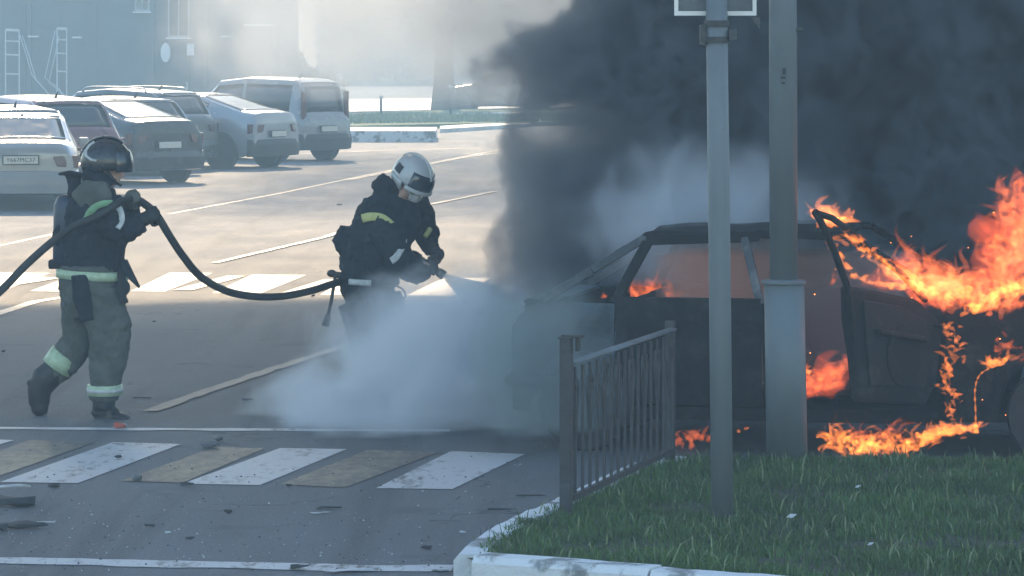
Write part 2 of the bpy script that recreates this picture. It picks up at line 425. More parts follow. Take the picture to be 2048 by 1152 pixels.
# ------------------------------------------------------------------ background: building, island, tree, bushes
M['facade'] = pbr('grey_render', (0.07, 0.085, 0.095), 0.85, scale=0.8, var=0.25, bump=0.2, bscale=20)
M['facade2'] = pbr('dark_panelling', (0.05, 0.06, 0.07), 0.8, scale=0.8, var=0.3)
M['frame'] = pbr('window_frame', (0.26, 0.28, 0.29), 0.5, scale=5, var=0.1)
M['dark'] = pbr('dark_metal', (0.035, 0.038, 0.042), 0.5, scale=5)
M['white_trim'] = pbr('white_trim', (0.72, 0.72, 0.70), 0.45, scale=5, var=0.1)
M['glass_dark'] = pbr('window_glass', (0.03, 0.035, 0.04), 0.16, scale=3, spec=0.7)
M['steel'] = pbr('pale_steel', (0.55, 0.56, 0.56), 0.35, metal=0.6, scale=6)
BS = 52.0; BY = 7200 / BS
def B(px, py, dy=0.0): return W(px, py, BS) + Vector((0, dy, 0))
bld = empty('apartment_building', (-14, BY, 0)); tag(bld, 'long grey rendered building with flat front behind the parked cars', 'building')
inv = Matrix.Translation((14, -BY, 0))
def bpart(mb, name, mat, parent=None, **k):
    mb.v = [inv @ v for v in mb.v]; return mb.build(name, mat, parent or bld, **k)
w = MB()
x0, x1 = B(-420, 0).x, B(560, 0).x
w.box(((x0 + x1) / 2, BY + 6, 7.0), (x1 - x0, 12, 14.0)); bpart(w, 'wall', M['facade'])
w = MB()
for px in (-320, -200, -60, 60, 118, 190, 305, 412, 500, 556): w.box((B(px, 0).x, BY - 0.08, 7.0), (0.16, 0.14, 13.9))
bpart(w, 'pilaster', M['facade'])
w = MB(); w.box(((B(305, 0).x + B(410, 0).x) / 2, BY - 0.03, 2.6), (B(410, 0).x - B(305, 0).x - 0.2, 0.05, 5.2)); bpart(w, 'cladding', M['facade2'])
w = MB(); w.box(((B(-60, 0).x + B(58, 0).x) / 2, BY - 0.03, 4.0), (B(58, 0).x - B(-60, 0).x - 0.2, 0.05, 8.0)); bpart(w, 'cladding', M['facade2'])
for (px, pw, z0, z1) in ((285, 26, 4.0, 5.6), (358, 40, 3.0, 5.4), (150, 60, 4.5, 6.0), (455, 50, 4.6, 6.0), (-140, 60, 4.5, 6.0), (-260, 60, 1.4, 3.0)):
    x = B(px, 0).x; ww = pw / BS
    f = MB()
    for sx in (-1, 1): f.box((x + sx * ww / 2, BY - 0.09, (z0 + z1) / 2), (0.07, 0.08, z1 - z0 + 0.07))
    for z in (z0, z1): f.box((x, BY - 0.09, z), (ww - 0.07, 0.08, 0.07))
    f.box((x, BY - 0.09, (z0 + z1) / 2), (0.05, 0.07, z1 - z0 - 0.07))
    fr = bpart(f, 'window', M['frame'])
    g = MB(); g.box((x, BY - 0.045, (z0 + z1) / 2), (ww - 0.08, 0.02, z1 - z0 - 0.08)); bpart(g, 'pane', M['glass_dark'], fr)
    g = MB(); g.box((x, BY - 0.14, z0 - 0.07), (ww + 0.2, 0.22, 0.05)); bpart(g, 'sill', M['white_trim'], fr)
d = MB(); x = B(355, 0).x; d.box((x, BY - 0.09, 1.1), (1.0, 0.06, 2.2)); dr = bpart(d, 'door', M['dark'])
d = MB(); d.box((x + 0.38, BY - 0.14, 1.1), (0.04, 0.05, 0.3)); bpart(d, 'handle', M['steel'], dr)
for (px, py, pw) in ((70, 73, 20), (157, 75, 18), (453, 73, 18), (528, 68, 26)):        # lit ledges of the canopies
    d = MB(); p = B(px, py); d.box((p.x, BY - 0.35, p.z), (pw / BS, 0.5, 0.06)); bpart(d, 'ledge', M['white_trim'])
# oval mirror sign by the door, small notices
o = empty('wall_sign', (B(332, 105).x, BY - 0.2, B(332, 105).z)); tag(o, 'white oval sign in a dark ring by the building door', 'sign')
MB().lathe([(0.0, 0), (0.30, 0), (0.36, 0.03), (0.36, 0.09), (0.3, 0.12), (0, 0.12)], (0, -0.0, 0), 20, 'Y').build('rim', M['dark'], o, smooth=False)
MB().lathe([(0, -0.03), (0.26, -0.03), (0.26, -0.004), (0, -0.004)], (0, 0, 0), 20, 'Y').build('panel', M['white_trim'], o)
o.scale = (0.72, 1, 1.45)
o = MB().box(tuple(B(382, 99, -0.2)), (0.28, 0.04, 0.46)).build('notice_board', M['white_trim'], bevel=0.01); tag(o, 'small white notice board right of the oval sign', 'notice board')
# entrance rails
M['rail'] = pbr('galvanised_rail', (0.5, 0.52, 0.53), 0.35, metal=0.5, scale=6)
def handrail(pxs, rungs, slope, label):
    r = empty('stair_railing', tuple(B(pxs[0], 224, -1.2)[:2]) + (0,)); tag(r, label, 'railing', 'stair railings at the building entrance')
    iv = Matrix.Translation(-r.location); y = -1.2
    a = MB()
    for px in pxs: a.bar(B(px, rungs[0], y), B(px, 226, y), 0.045)
    a.v = [iv @ v for v in a.v]; a.build('post', M['rail'], r)
    for k, py in enumerate(rungs):
        a = MB(); a.bar(B(pxs[0], py, y), B(pxs[-1], py + 1, y), 0.10 if k == 0 else 0.05); a.v = [iv @ v for v in a.v]; a.build('rail', M['rail'], r)
    a = MB()
    for off in (0, 10):
        P = [B(px + off * 0.8, py + off, y - 0.3 - 0.02 * i) for i, (px, py) in enumerate(slope)]
        a.tube(P, 0.022, 6)
    a.v = [iv @ v for v in a.v]; a.build('handrail', M['rail'], r, smooth=True)
handrail((20, 47), (60, 82, 109, 147), [(47, 60), (60, 100), (75, 150), (104, 182), (104, 200)], 'left stair railing with four rungs at the entrance')
handrail((122, 141), (57, 79, 106, 142), [(120, 62), (110, 110), (100, 155), (128, 176), (140, 200)], 'right stair railing with four rungs at the entrance')
# low shrub by the steps, table, kiosk
def leaf_cloud(name, c, r, n, size, mat, seed, parent=None, clump=0.9):
    rs = random.Random(seed); V = []; Fs = []
    while n > 0:
        p = Vector((rs.uniform(-1, 1), rs.uniform(-1, 1), rs.uniform(-1, 1)))
        if p.length > 1: continue
        q = Vector((p.x * r[0], p.y * r[1], p.z * r[2]))
        if mnoise.noise((q + Vector((seed, 0, 0))) * clump) < -0.02 + 0.25 * (p.length - 0.5): continue
        u = Vector((rs.gauss(0, 1), rs.gauss(0, 1), rs.gauss(0, 1))).normalized(); v = u.orthogonal().normalized(); s = size * rs.uniform(0.6, 1.4)
        k = len(V); q = q + Vector(c)
        V += [q - u * s, q + v * s * 0.45, q + u * s, q - v * s * 0.45]; Fs.append((k, k + 1, k + 2, k + 3)); n -= 1
    return mesh_obj(name, V, Fs, mat, parent)
M['leaf'] = pbr('leaf', (0.07, 0.10, 0.03), 0.4, col2=(0.03, 0.05, 0.015), scale=1.5, spec=0.6)
M['bark'] = pbr('bark', (0.10, 0.085, 0.07), 0.9, scale=3, bump=0.9, bscale=12, sc3=(1, 1, 0.3))
def shrub(px, py, r, label, seed, n=900, Y=None, size=0.07, group='bushes beside the building'):
    p = G(px, py); r_ = empty('bush', (p.x, p.y, 0)); tag(r_, label, 'bush', group)
    m = MB()
    for k in range(4): m.tube([(0, 0, 0), (0.2 * math.cos(k * 1.6), 0.2 * math.sin(k * 1.6), r[2] * 0.7), (0.5 * r[0] * math.cos(k * 1.6), 0.4 * math.sin(k * 1.6), r[2] * 1.3)], [0.04, 0.03, 0.012], 6)
    m.build('stem', M['bark'], r_)
    leaf_cloud('foliage', (0, 0, r[2]), r, n, size, M['leaf'], seed, r_, 1.6)
shrub(70, 228, (0.7, 0.5, 0.55), 'low dark bush between the two stair railings', 4, 700)
shrub(585, 226, (0.9, 0.8, 1.25), 'tall bush just right of the grey building', 5, 1500, size=0.09)
shrub(648, 224, (0.95, 0.8, 1.0), 'rounder sunlit bush behind the white van', 6, 1400, size=0.09)
t = empty('garden_table', tuple(G(254, 224)[:2]) + (0,)); tag(t, 'dark square table standing by the grey wall', 'table')
MB().box((0, 0, 1.62), (0.95, 0.6, 0.1)).build('table_top', M['dark'], t)
for sx in (-1, 1): MB().box((sx * 0.38, 0, 0.785), (0.1, 0.4, 1.57)).build('leg', M['dark'], t)
t = empty('litter_bin', tuple(G(201, 224)[:2]) + (0,)); tag(t, 'small dark litter bin left of the dark table', 'bin')
MB().lathe([(0.14, 0), (0.2, 0.1), (0.22, 1.45), (0.2, 1.5)], (0, 0, 0), 14).build('body', M['dark'], t)
MB().lathe([(0.24, 1.5), (0.2, 1.6), (0.05, 1.66)], (0, 0, 0.005), 14).build('lid', M['dark'], t)
k_ = empty('kiosk', (W(520, 0, 54).x, 7200 / 54, 0)); tag(k_, 'dark ribbed shutter kiosk with a white top ledge', 'kiosk')
kb = MB().box((0, 0, 1.75), (0.8, 0.8, 3.2))
kb.build('body', M['facade2'], k_)
m = MB()
for i in range(14): m.box((0, -0.42, 0.5 + i * 0.19), (0.7, 0.03, 0.12))
m.build('shutter', M['dark'], k_); MB().box((0, 0, 3.40), (1.1, 1.0, 0.09)).build('roof', M['white_trim'], k_)
# island: kerb, grass, pale pavement
def slab(name, pts, z0, z1, mat, kind='structure'):
    P = [G(px, py, z1) for px, py in pts]; P = [Vector((p.x, p.y, 0)) for p in P]
    m = MB().prism(P, (0, 0, z0), (0, 0, z1)); o = m.build(name, mat); tag(o, kind=kind); return o
M['pale'] = pbr('pale_concrete', (0.55, 0.53, 0.50), 0.6, scale=0.9, col2=(0.33, 0.32, 0.30))
M['islegrass'] = pbr('island_turf', (0.10, 0.15, 0.05), 0.9, scale=1.2, bump=0.6, bscale=6, col2=(0.06, 0.10, 0.03))
slab('pavement', [(560, 200), (1500, 190), (1500, 206), (560, 226)], -0.02, 0.06, M['pale'])
slab('island', [(690, 252), (1060, 244), (1300, 240), (1300, 218), (1010, 216), (720, 226)], -0.02, 0.14, M['islegrass'])
slab('kerb', [(700, 262), (872, 262), (874, 254), (700, 254)], -0.02, 0.30, M['kerb'])
slab('kerb', [(880, 258), (1060, 247), (1060, 241), (880, 252)], -0.02, 0.12, M['pale'])
slab('path', [(780, 234), (905, 230), (905, 237), (800, 240)], 0.145, 0.16, M['pale'])
slab('path', [(905, 226), (1060, 224), (1060, 230), (905, 231)], 0.145, 0.16, M['pale'])
isle = blades('grass', 9000, lambda x, y: y > 112 + 0.6 * (x + 8), (-7.5, 3, 113, 128), 0.16, 0.13, M['straw'], 12, 0.02); tag(isle, 'rough grass on the island round the tree trunk', 'grass', kind='stuff')
def tree(px, py, wpx, hgt, crown, label, seed, nleaf, size=0.16, lean=0.0):
    p = G(px, py); s = 7200 / p.y; r0 = wpx / 2 / s
    r_ = empty('tree', (p.x, p.y, 0)); tag(r_, label, 'tree')
    rs = random.Random(seed); m = MB()
    pts = [Vector((lean * k / 6 + 0.08 * mnoise.noise(Vector((seed, k, 0))), 0.1 * mnoise.noise(Vector((k, seed, 3))), hgt * k / 6)) for k in range(7)]
    m.tube(pts, [r0 * (1.25 if k == 0 else 1.0 - 0.11 * k) for k in range(7)], 14)
    for k in range(14):
        a = rs.uniform(0, 6.28); z = hgt * rs.uniform(0.32, 0.95); L = rs.uniform(1.6, 3.8)
        b0 = Vector((lean * z / hgt, 0, z)); e = b0 + Vector((math.cos(a) * L, math.sin(a) * L, L * rs.uniform(0.2, 0.8)))
        m.tube([b0, (b0 + e) / 2 + Vector((0, 0, 0.2)), e], [r0 * 0.38, r0 * 0.25, 0.04], 7)
    m.build('trunk', M['bark'], r_, smooth=True)
    leaf_cloud('crown', crown[0], crown[1], nleaf, size, M['leaf'], seed, r_, 0.7)
    return r_
tree(888, 226, 45, 8.5, ((0.0, 0, 6.6), (4.2, 3.4, 3.6)), 'thick-trunked tree standing on the grass island', 3, 9000, 0.16)
tree(1500, 214, 30, 9, ((0, 0, 7), (5, 4, 4)), 'tree half lost in the smoke beyond the island', 11, 7000, 0.17)
# distant hazy tree line
def treeline(name, x0, x1, y, h, n, seed, label):
    rs = random.Random(seed); V = []; Fs = []
    for _ in range(n):
        x = rs.uniform(x0, x1); top = h * (0.72 + 0.5 * mnoise.noise(Vector((x * 0.09, seed, 0))) + 0.16 * mnoise.noise(Vector((x * 0.5, seed, 4))))
        z = rs.uniform(0.0, 1.0) ** 0.8 * top; yy = y + rs.uniform(-5, 5); s = rs.uniform(0.22, 0.6)
        u = Vector((rs.gauss(0, 1), rs.gauss(0, 1), rs.gauss(0, 1))).normalized(); v = u.orthogonal().normalized(); q = Vector((x, yy, z)); k = len(V)
        V += [q - u * s, q + v * s * .6, q + u * s, q - v * s * .6]; Fs.append((k, k + 1, k + 2, k + 3))
    o = mesh_obj(name, V, Fs, M['leaf']); tag(o, label, 'trees', kind='stuff'); return o
treeline('woods', -14, 60, 262, 9.5, 26000, 2, 'far belt of trees fading into the smoky haze')
# thin posts on the island
def thinpost(px, py0, py1, label, r=0.05):
    p = G(px, py1); s = 7200 / p.y; h = CAMZ - (py0 - HOR) / s
    o = empty('bollard_post', (p.x, p.y, 0)); tag(o, label, 'post', 'thin posts on the far verge')
    MB().tube([(0, 0, 0), (0, 0, h)], r, 10).build('shaft', M['dark'], o, smooth=True)
    MB().lathe([(r * 1.7, h + 0.002), (r * 1.7, h + 0.06), (r * 0.5, h + 0.1)], (0, 0, 0), 10).build('cap', M['steel'], o)
thinpost(762, 196, 238, 'thin dark post left of the tree trunk'); thinpost(901, 176, 243, 'thin dark post in front of the tree trunk')
# ------------------------------------------------------------------ parked cars
def carpaint(name, col, rough=0.3):
    m = pbr(name, col, rough, metal=0.25, var=0.12, scale=1.4, spec=0.5, coat=1.0)
    return m
M['tyre'] = pbr('tyre_rubber', (0.025, 0.025, 0.027), 0.85, scale=8, bump=0.3, bscale=30)
M['rim'] = pbr('alloy', (0.42, 0.43, 0.44), 0.35, metal=0.8, scale=8)
M['plastic'] = pbr('black_plastic', (0.03, 0.032, 0.035), 0.6, scale=8)
M['tail'] = pbr('tail_lamp_red', (0.10, 0.016, 0.014), 0.2, scale=8, spec=0.6)
M['amber'] = pbr('amber_lens', (0.55, 0.22, 0.05), 0.2, scale=8)
M['carglass'] = pbr('car_glass', (0.035, 0.045, 0.05), 0.13, scale=2, spec=0.8)
M['lip'] = pbr('bright_trim', (0.55, 0.56, 0.57), 0.22, metal=0.7, scale=8)  # metal for the added glint tubes on the car rears
M['plate'] = pbr('plate_white', (0.72, 0.70, 0.62), 0.4, scale=8, var=0.1)
M['ink'] = pbr('plate_ink', (0.03, 0.03, 0.03), 0.5, scale=8)
def lettering(name, txt, size, mat, parent):
    c = bpy.data.curves.new(name, 'FONT'); c.body = txt; c.size = size; c.extrude = 0.002; c.align_x = 'CENTER'; c.align_y = 'CENTER'; c.space_character = 1.1
    t = bpy.data.objects.new(name, c); sc.collection.objects.link(t); dg = bpy.context.evaluated_depsgraph_get(); me = bpy.data.meshes.new_from_object(t.evaluated_get(dg))
    bpy.data.objects.remove(t); bpy.data.curves.remove(c); me.name = name; me.materials.clear(); me.materials.append(mat)
    return link(bpy.data.objects.new(name, me), parent)
def interp(tab, y):
    if y <= tab[0][0]: return tab[0][1]
    for (a, va), (c, vc) in zip(tab, tab[1:]):
        if y <= c: t = (y - a) / (c - a); return va + (vc - va) * t
    return tab[-1][1]
SHAPES = {
    'sedan': dict(L=4.5, w=0.88, top=[(0, 0.95), (0.05, 1.04), (0.62, 1.09), (1.28, 1.40), (1.5, 1.455), (2.1, 1.47), (2.7, 1.42), (3.4, 1.02), (4.2, 0.88), (4.5, 0.70)],
                  belt=[(0, 0.84), (0.6, 0.95), (3.4, 0.91), (4.5, 0.62)], rear=(0.66, 1.30), side=(1.05, 3.15), front=(2.78, 3.38)),
    'fastback': dict(L=4.7, w=0.92, top=[(0, 1.0), (0.06, 1.16), (0.42, 1.22), (1.45, 1.52), (1.9, 1.57), (2.5, 1.54), (3.4, 1.10), (4.3, 0.95), (4.7, 0.75)],
                     belt=[(0, 0.92), (0.6, 1.04), (3.4, 0.98), (4.7, 0.66)], rear=(0.45, 1.45), side=(1.2, 3.15), front=(2.65, 3.35)),
    'hatch': dict(L=4.0, w=0.86, top=[(0, 0.90), (0.06, 1.00), (0.14, 1.04), (0.46, 1.46), (0.6, 1.50), (1.7, 1.55), (2.3, 1.48), (3.0, 1.02), (3.7, 0.88), (4.0, 0.7)],
                  belt=[(0, 0.84), (0.3, 0.98), (3.0, 0.93), (4.0, 0.62)], rear=(0.15, 0.45), side=(0.6, 2.8), front=(2.35, 2.98)),
    'suv': dict(L=4.5, w=0.91, top=[(0, 0.95), (0.05, 1.10), (0.10, 1.14), (0.36, 1.56), (0.5, 1.62), (1.8, 1.68), (2.6, 1.62), (3.3, 1.14), (4.2, 1.0), (4.5, 0.8)],
                belt=[(0, 0.92), (0.3, 1.06), (3.3, 1.02), (4.5, 0.7)], rear=(0.11, 0.35), side=(0.5, 3.1), front=(2.68, 3.28)),
    'van': dict(L=4.4, w=0.89, top=[(0, 0.95), (0.03, 1.02), (0.06, 1.07), (0.17, 1.66), (0.24, 1.76), (0.45, 1.83), (1.8, 1.87), (2.6, 1.80), (3.4, 1.10), (4.1, 0.95), (4.4, 0.75)],
                belt=[(0, 0.90), (0.2, 1.03), (3.4, 0.98), (4.4, 0.66)], rear=(0.065, 0.17), side=(0.42, 3.2), front=(2.68, 3.38)),
}
def parked_car(kind, name, paint, label, corner_px, s, alpha, under=None, plate='', rail=False, lamps='tail', glass=None):
    S = SHAPES[kind]; L, w = S['L'], S['w']; al = R(alpha)
    cor = Vector(((corner_px - 1024) / s, 7200 / s, 0)); rc = cor - Vector((math.cos(al) * w, math.sin(al) * w, 0))
    root = empty(name, rc, al); tag(root, label, 'car', 'cars parked in a row')
    ys = sorted(set([0, 0.02] + [L * k / 46 for k in range(47)] + [t[0] for t in S['top']] + list(S['rear']) + list(S['side']) + list(S['front']) + [(S['side'][0] + S['side'][1]) / 2 + d for d in (-.04, .04)]))
    zb = 0.24
    def sec(y):
        zt = interp(S['top'], y); ze = min(interp(S['belt'], y), zt - 0.05)
        e = min(y, L - y); ww = w * (1 - 0.10 * max(0, 1 - e / 0.35) ** 2)
        gh = max(0.0, min(1.0, (zt - ze) / 0.5)); wr = ww * (0.92 - 0.19 * gh)
        z0 = zb + 0.10 * max(0, 1 - e / 0.3)
        h = [(0.90 * ww, z0), (0.97 * ww, z0 + 0.10), (1.0 * ww, z0 + 0.5 * (ze - z0)), (0.985 * ww, ze - 0.10), (0.955 * ww, ze)]
        for t in (0.10, 0.5, 0.88): h.append((0.955 * ww + (wr - 0.955 * ww) * t, ze + (zt - 0.05 - ze) * t))
        h += [(wr * 0.985, zt - 0.05), (wr * 0.90, zt - 0.018), (wr * 0.6, zt - 0.004), (0, zt)]
        return [(-x, y, z) for x, z in h] + [(x, y, z) for x, z in reversed(h[:-1])]
    secs = [sec(y) for y in ys]; nv = len(secs[0]); half = nv // 2
    groups = {}
    mid = (S['side'][0] + S['side'][1]) / 2
    for i in range(len(ys) - 1):
        yc = (ys[i] + ys[i + 1]) / 2
        for j in range(nv - 1):
            k = min(j, nv - 2 - j)                         # 0 at the sill, 10 at the centre line
            key = 'body'
            if S['side'][0] < yc < S['side'][1] and 5 <= k <= 6 and abs(yc - mid) > 0.04 and interp(S['top'], yc) - interp(S['belt'], yc) > 0.16:
                key = ('side', yc < mid, j < half)
            if S['rear'][0] < yc < S['rear'][1] and k >= 9: key = ('rear',)
            if S['front'][0] < yc < S['front'][1] and k >= 9: key = ('front',)
            groups.setdefault(key, []).append((i, j))
    def grid(cells, sink=0.0):
        idx = {}; V = []; Fs = []
        for (i, j) in cells:
            f = []
            for (a, c) in ((i, j), (i + 1, j), (i + 1, j + 1), (i, j + 1)):
                if (a, c) not in idx:
                    idx[(a, c)] = len(V); p = Vector(secs[a][c])
                    if sink:
                        cen = Vector((0, p.y, 0.9)); d = (cen - p); d.normalize(); p = p + d * sink
                    V.append(p)
                f.append(idx[(a, c)])
            Fs.append(tuple(f))
        return V, Fs
    V, Fs = grid(groups['body'])
    b = MB(); b.add(V, Fs)
    r0 = [Vector(p) for p in secs[0]]; b.add(r0, [tuple(range(nv))]); r1 = [Vector(p) for p in secs[-1]]; b.add(r1, [tuple(reversed(range(nv)))])
    body = b.build('body', paint, root, smooth=True)
    md = body.modifiers.new('edges', 'EDGE_SPLIT'); md.split_angle = R(38)
    for key, cells in groups.items():
        if key == 'body': continue
        V, Fs = grid(cells, 0.012); m = MB(); m.add(V, Fs)
        o = m.build('windshield' if key[0] == 'front' else 'window', glass or M['carglass'], root, smooth=True)
        so = o.modifiers.new('thick', 'SOLIDIFY'); so.thickness = 0.02
    # dark floor and bumpers
    MB().box((0, L / 2, 0.36), (w * 1.7, L * 0.94, 0.2)).build('underbody', M['plastic'], root)
    bz = 0.47
    bp = MB(); prof = [(-0.055, 0.27), (-0.07, 0.40), (-0.075, 0.50), (-0.05, 0.60), (0.03, 0.62), (0.03, 0.25)]
    vs = []; n = 9
    for k in range(n):
        t = -1 + 2 * k / (n - 1); dy = 0.10 * abs(t) ** 3
        vs += [Vector((t * w * 0.985, y + dy, z)) for y, z in prof]
    fs = [(k * 6 + j, k * 6 + (j + 1) % 6, (k + 1) * 6 + (j + 1) % 6, (k + 1) * 6 + j) for k in range(n - 1) for j in range(6)]
    fs += [tuple(range(6)), tuple((n - 1) * 6 + j for j in reversed(range(6)))]
    bp.add(vs, fs); bp.build('bumper', under or paint, root, smooth=False)
    # lamps
    for sx in (-1, 1):
        if kind == 'van': m = MB().box((sx * w * 0.82, 0.07, 1.24), (0.13, 0.07, 0.62))
        else:
            zt = interp(S['belt'], 0.1) - 0.05
            m = MB().prism([(sx * w * 0.99, 0.10, zt - 0.16), (sx * w * 0.99, 0.10, zt + 0.04), (sx * w * 0.55, 0.0, zt + 0.02), (sx * w * 0.62, 0.0, zt - 0.13)], (0, -0.045, 0), (0, 0.03, 0))
        m.build('tail_lamp', M[lamps], root, bevel=0.012)
    for sx in (-1, 1):
        m = MB().box((sx * (w + 0.08), S['front'][0] + 0.25, interp(S['belt'], 3) + 0.07), (0.17, 0.1, 0.13)); m.build('mirror', paint, root, bevel=0.03)
    hz_ = interp(S['belt'], 1) - 0.12
    for sx in (-1, 1):
        for yy in (S['side'][0] + 0.25, mid + 0.3): MB().box((sx * (w * 1.0), yy, hz_), (0.03, 0.17, 0.03)).build('handle', paint, root)
    pz = 0.78 if kind in ('sedan',) else 0.72
    pl = MB().box((0, -0.062, pz), (0.52, 0.02, 0.115)).build('number_plate', M['plate'], root)
    MB().box((0, -0.045, pz), (0.56, 0.02, 0.15)).build('plate_frame', M['plastic'], root)
    if plate:
        t = lettering('plate_text', plate, 0.088, M['ink'], pl); t.location = (0, -0.075, pz); t.rotation_euler = (R(90), 0, 0)
    if rail:
        for sx in (-1, 1):
            zt = interp(S['top'], 1.6)
            MB().tube(spline([(sx * w * 0.68, 0.7, interp(S['top'], .7) - 0.03), (sx * w * 0.68, 0.85, zt + 0.01), (sx * w * 0.68, 2.2, zt + 0.03), (sx * w * 0.68, 2.45, interp(S['top'], 2.45) - 0.03)], 4), 0.017, 8).build('roof_rail', M['rim'], root, smooth=True)
    # metal tubes added along rear screen and lid edges to give sun glints
    zz = [y for y in ys if S['rear'][0] - 0.03 <= y <= S['rear'][1] + 0.16]
    for j in (8, nv - 9):
        MB().tube([Vector(sec(y)[j]) for y in zz], 0.011, 6).build('window_trim', M['lip'], root, smooth=True)
    for y in ((S['rear'][0], S['rear'][1] + 0.10) if kind in ('sedan', 'fastback') else (S['rear'][1] + 0.06,)):
        MB().tube([Vector(p) + Vector((0, 0, 0.004)) for p in sec(y)[9:nv - 9]], [(0.028, 0.012)] * (nv - 18), 8, flat=(0, 1, 0)).build('spoiler_lip', M['lip'], root, smooth=True)
    # aerial
    MB().tube([(0, S['side'][0] + 0.4, interp(S['top'], S['side'][0] + .4) - 0.01), (0, S['side'][0] + 0.3, interp(S['top'], 1.2) + 0.09)], [0.03, 0.008], 8).build('aerial', M['plastic'], root)
    rw = 0.33 if kind in ('suv', 'van', 'fastback') else 0.30
    for yy in (0.78, L - 0.82):
        for sx in (-1, 1):
            wh = MB(); c = (sx * (w - 0.11), yy, rw)
            wh.lathe([(rw * 0.66, -0.10), (rw * 0.97, -0.10), (rw, -0.06), (rw, 0.06), (rw * 0.97, 0.10), (rw * 0.66, 0.10)], (0, 0, 0), 28, 'X')
            wh.v = [v + Vector(c) for v in wh.v]; to = wh.build('wheel', M['tyre'], root)
            rm = MB(); rm.lathe([(0.02, sx * 0.085), (rw * 0.2, sx * 0.09), (rw * 0.66, sx * 0.07), (rw * 0.66, 0)], (0, 0, 0), 20, 'X'); rm.v = [v + Vector(c) for v in rm.v]; rm.build('rim', M['rim'], to)
            ar = MB(); ar.lathe([(rw * 1.0, 0), (rw * 1.22, 0), (rw * 1.22, sx * 0.115), (rw * 1.12, sx * 0.122)], (0, 0, 0), 28, 'X'); ar.v = [v + Vector(c) + Vector((0, 0, 0.03)) for v in ar.v]
            ar.build('wheel_arch', M['plastic'], root)
    return root
P = {k: carpaint('paint_' + k, c, r) for k, c, r in (('white', (0.34, 0.36, 0.38), 0.22), ('silver', (0.09, 0.10, 0.11), 0.2), ('red', (0.16, 0.035, 0.03), 0.3), ('black', (0.014, 0.017, 0.021), 0.25),
     ('grey', (0.05, 0.055, 0.06), 0.28), ('van', (0.24, 0.25, 0.26), 0.25), ('teal', (0.025, 0.04, 0.045), 0.3))}
parked_car('sedan', 'parked_car', P['white'], 'white sedan nearest the camera, cut by the left edge, plate facing us', 158, 131, 7, plate='Y667MC37')
parked_car('hatch', 'parked_car', P['grey'], 'grey hatchback squeezed between the white sedan and the red estate', 166, 123, 24)
parked_car('suv', 'parked_car', P['red'], 'dull red tall hatchback behind the first firefighter helmet', 254, 117, 34)
parked_car('fastback', 'parked_car', P['black'], 'black fastback with sun on its boot lid, right of the red car', 412, 108, 46)
parked_car('hatch', 'parked_car', P['silver'], 'silver hatchback mostly hidden behind the black fastback', 402, 101, 50)
parked_car('suv', 'parked_car', P['teal'], 'dark long estate with roof rails behind the silver hatchback', 442, 97, 54, rail=True)
parked_car('fastback', 'parked_car', P['white'], 'white crossover with a dark rear bumper left of the van', 602, 95, 60, under=M['plastic'])  # black bumper stands in for the shade on its unlit rear
parked_car('van', 'parked_van', P['van'], 'pale compact van with tall rear doors at the end of the row', 706, 89.5, 53, under=M['plastic'])
far = parked_car('suv', 'parked_car', P['black'], 'dark car far off, parked beyond the island under the smoke', 1120, 50, 80)
# ------------------------------------------------------------------ poles, sign, fence
M['pole'] = pbr('painted_pole', (0.13, 0.155, 0.17), 0.55, scale=2.5, var=0.22, bump=0.15, bscale=25, sc3=(1, 1, 0.3))
M['fence'] = pbr('fence_paint', (0.035, 0.04, 0.045), 0.6, scale=9, var=0.35, bump=0.2, bscale=50)
M['sign'] = pbr('sign_back', (0.09, 0.11, 0.12), 0.6, scale=5)
M['mark'] = pbr('stencil_ink', (0.03, 0.03, 0.035), 0.7, scale=9)
p = empty('street_pole', (1.035, 17.72, 0.12)); tag(p, 'slim grey pole on the grass, nearer of the two, carrying a sign', 'pole')
MB().tube([(0, 0, -0.05), (-0.012, 0, 1.2), (-0.04, 0, 3.6)], [0.054, 0.054, 0.052], 28).build('shaft', M['pole'], p, smooth=True)
for z in (2.36, 2.44): MB().lathe([(0.054, z), (0.062, z), (0.062, z + 0.03), (0.054, z + 0.03)], (-0.026, 0, 0), 24).build('clamp', M['fence'], p)
MB().box((-0.095, 0, 2.40), (0.03, 0.05, 0.10)).box((0.05, -0.02, 2.40), (0.04, 0.05, 0.05)).build('bracket', M['fence'], p)
sg = empty('traffic_sign', (0.975, 17.80, 2.62)); tag(sg, 'dark-backed sign with white border at the top of the slim pole', 'sign')
MB().box((0.03, 0.0, 0.30), (0.37, 0.012, 0.56)).build('panel', M['sign'], sg)
f = MB(); f.box((0.03, -0.004, 0.006), (0.405, 0.03, 0.022)); f.box((0.03, -0.004, 0.60), (0.405, 0.03, 0.022))
for sx in (-1, 1): f.box((0.03 + sx * 0.193, -0.004, 0.303), (0.019, 0.03, 0.571))
f.build('frame', M['white_trim'], sg)
MB().prism([(0.20, 0.0, -0.01), (0.25, 0.0, -0.01), (0.25, 0.0, -0.07)], (0, -0.02, 0), (0, 0.02, 0)).build('corner_bracket', M['fence'], sg)
p = empty('street_lamp_pole', (1.527, 20.36, 0.12)); tag(p, 'thick grey lamp pole with a wider collared sleeve below', 'pole')
MB().tube([(0.01, 0, 1.0), (0.0, 0, 4.2)], [0.080, 0.078], 36).build('shaft', M['pole'], p, smooth=True)
MB().tube([(0.03, 0, -0.05), (0.012, 0, 1.02)], [0.116, 0.114], 36).build('sleeve', M['pole'], p, smooth=True)
MB().lathe([(0.114, 1.00), (0.126, 1.005), (0.128, 1.018), (0.114, 1.026), (0.08, 1.03)], (0.01, 0, 0), 36).build('collar', M['pole'], p)
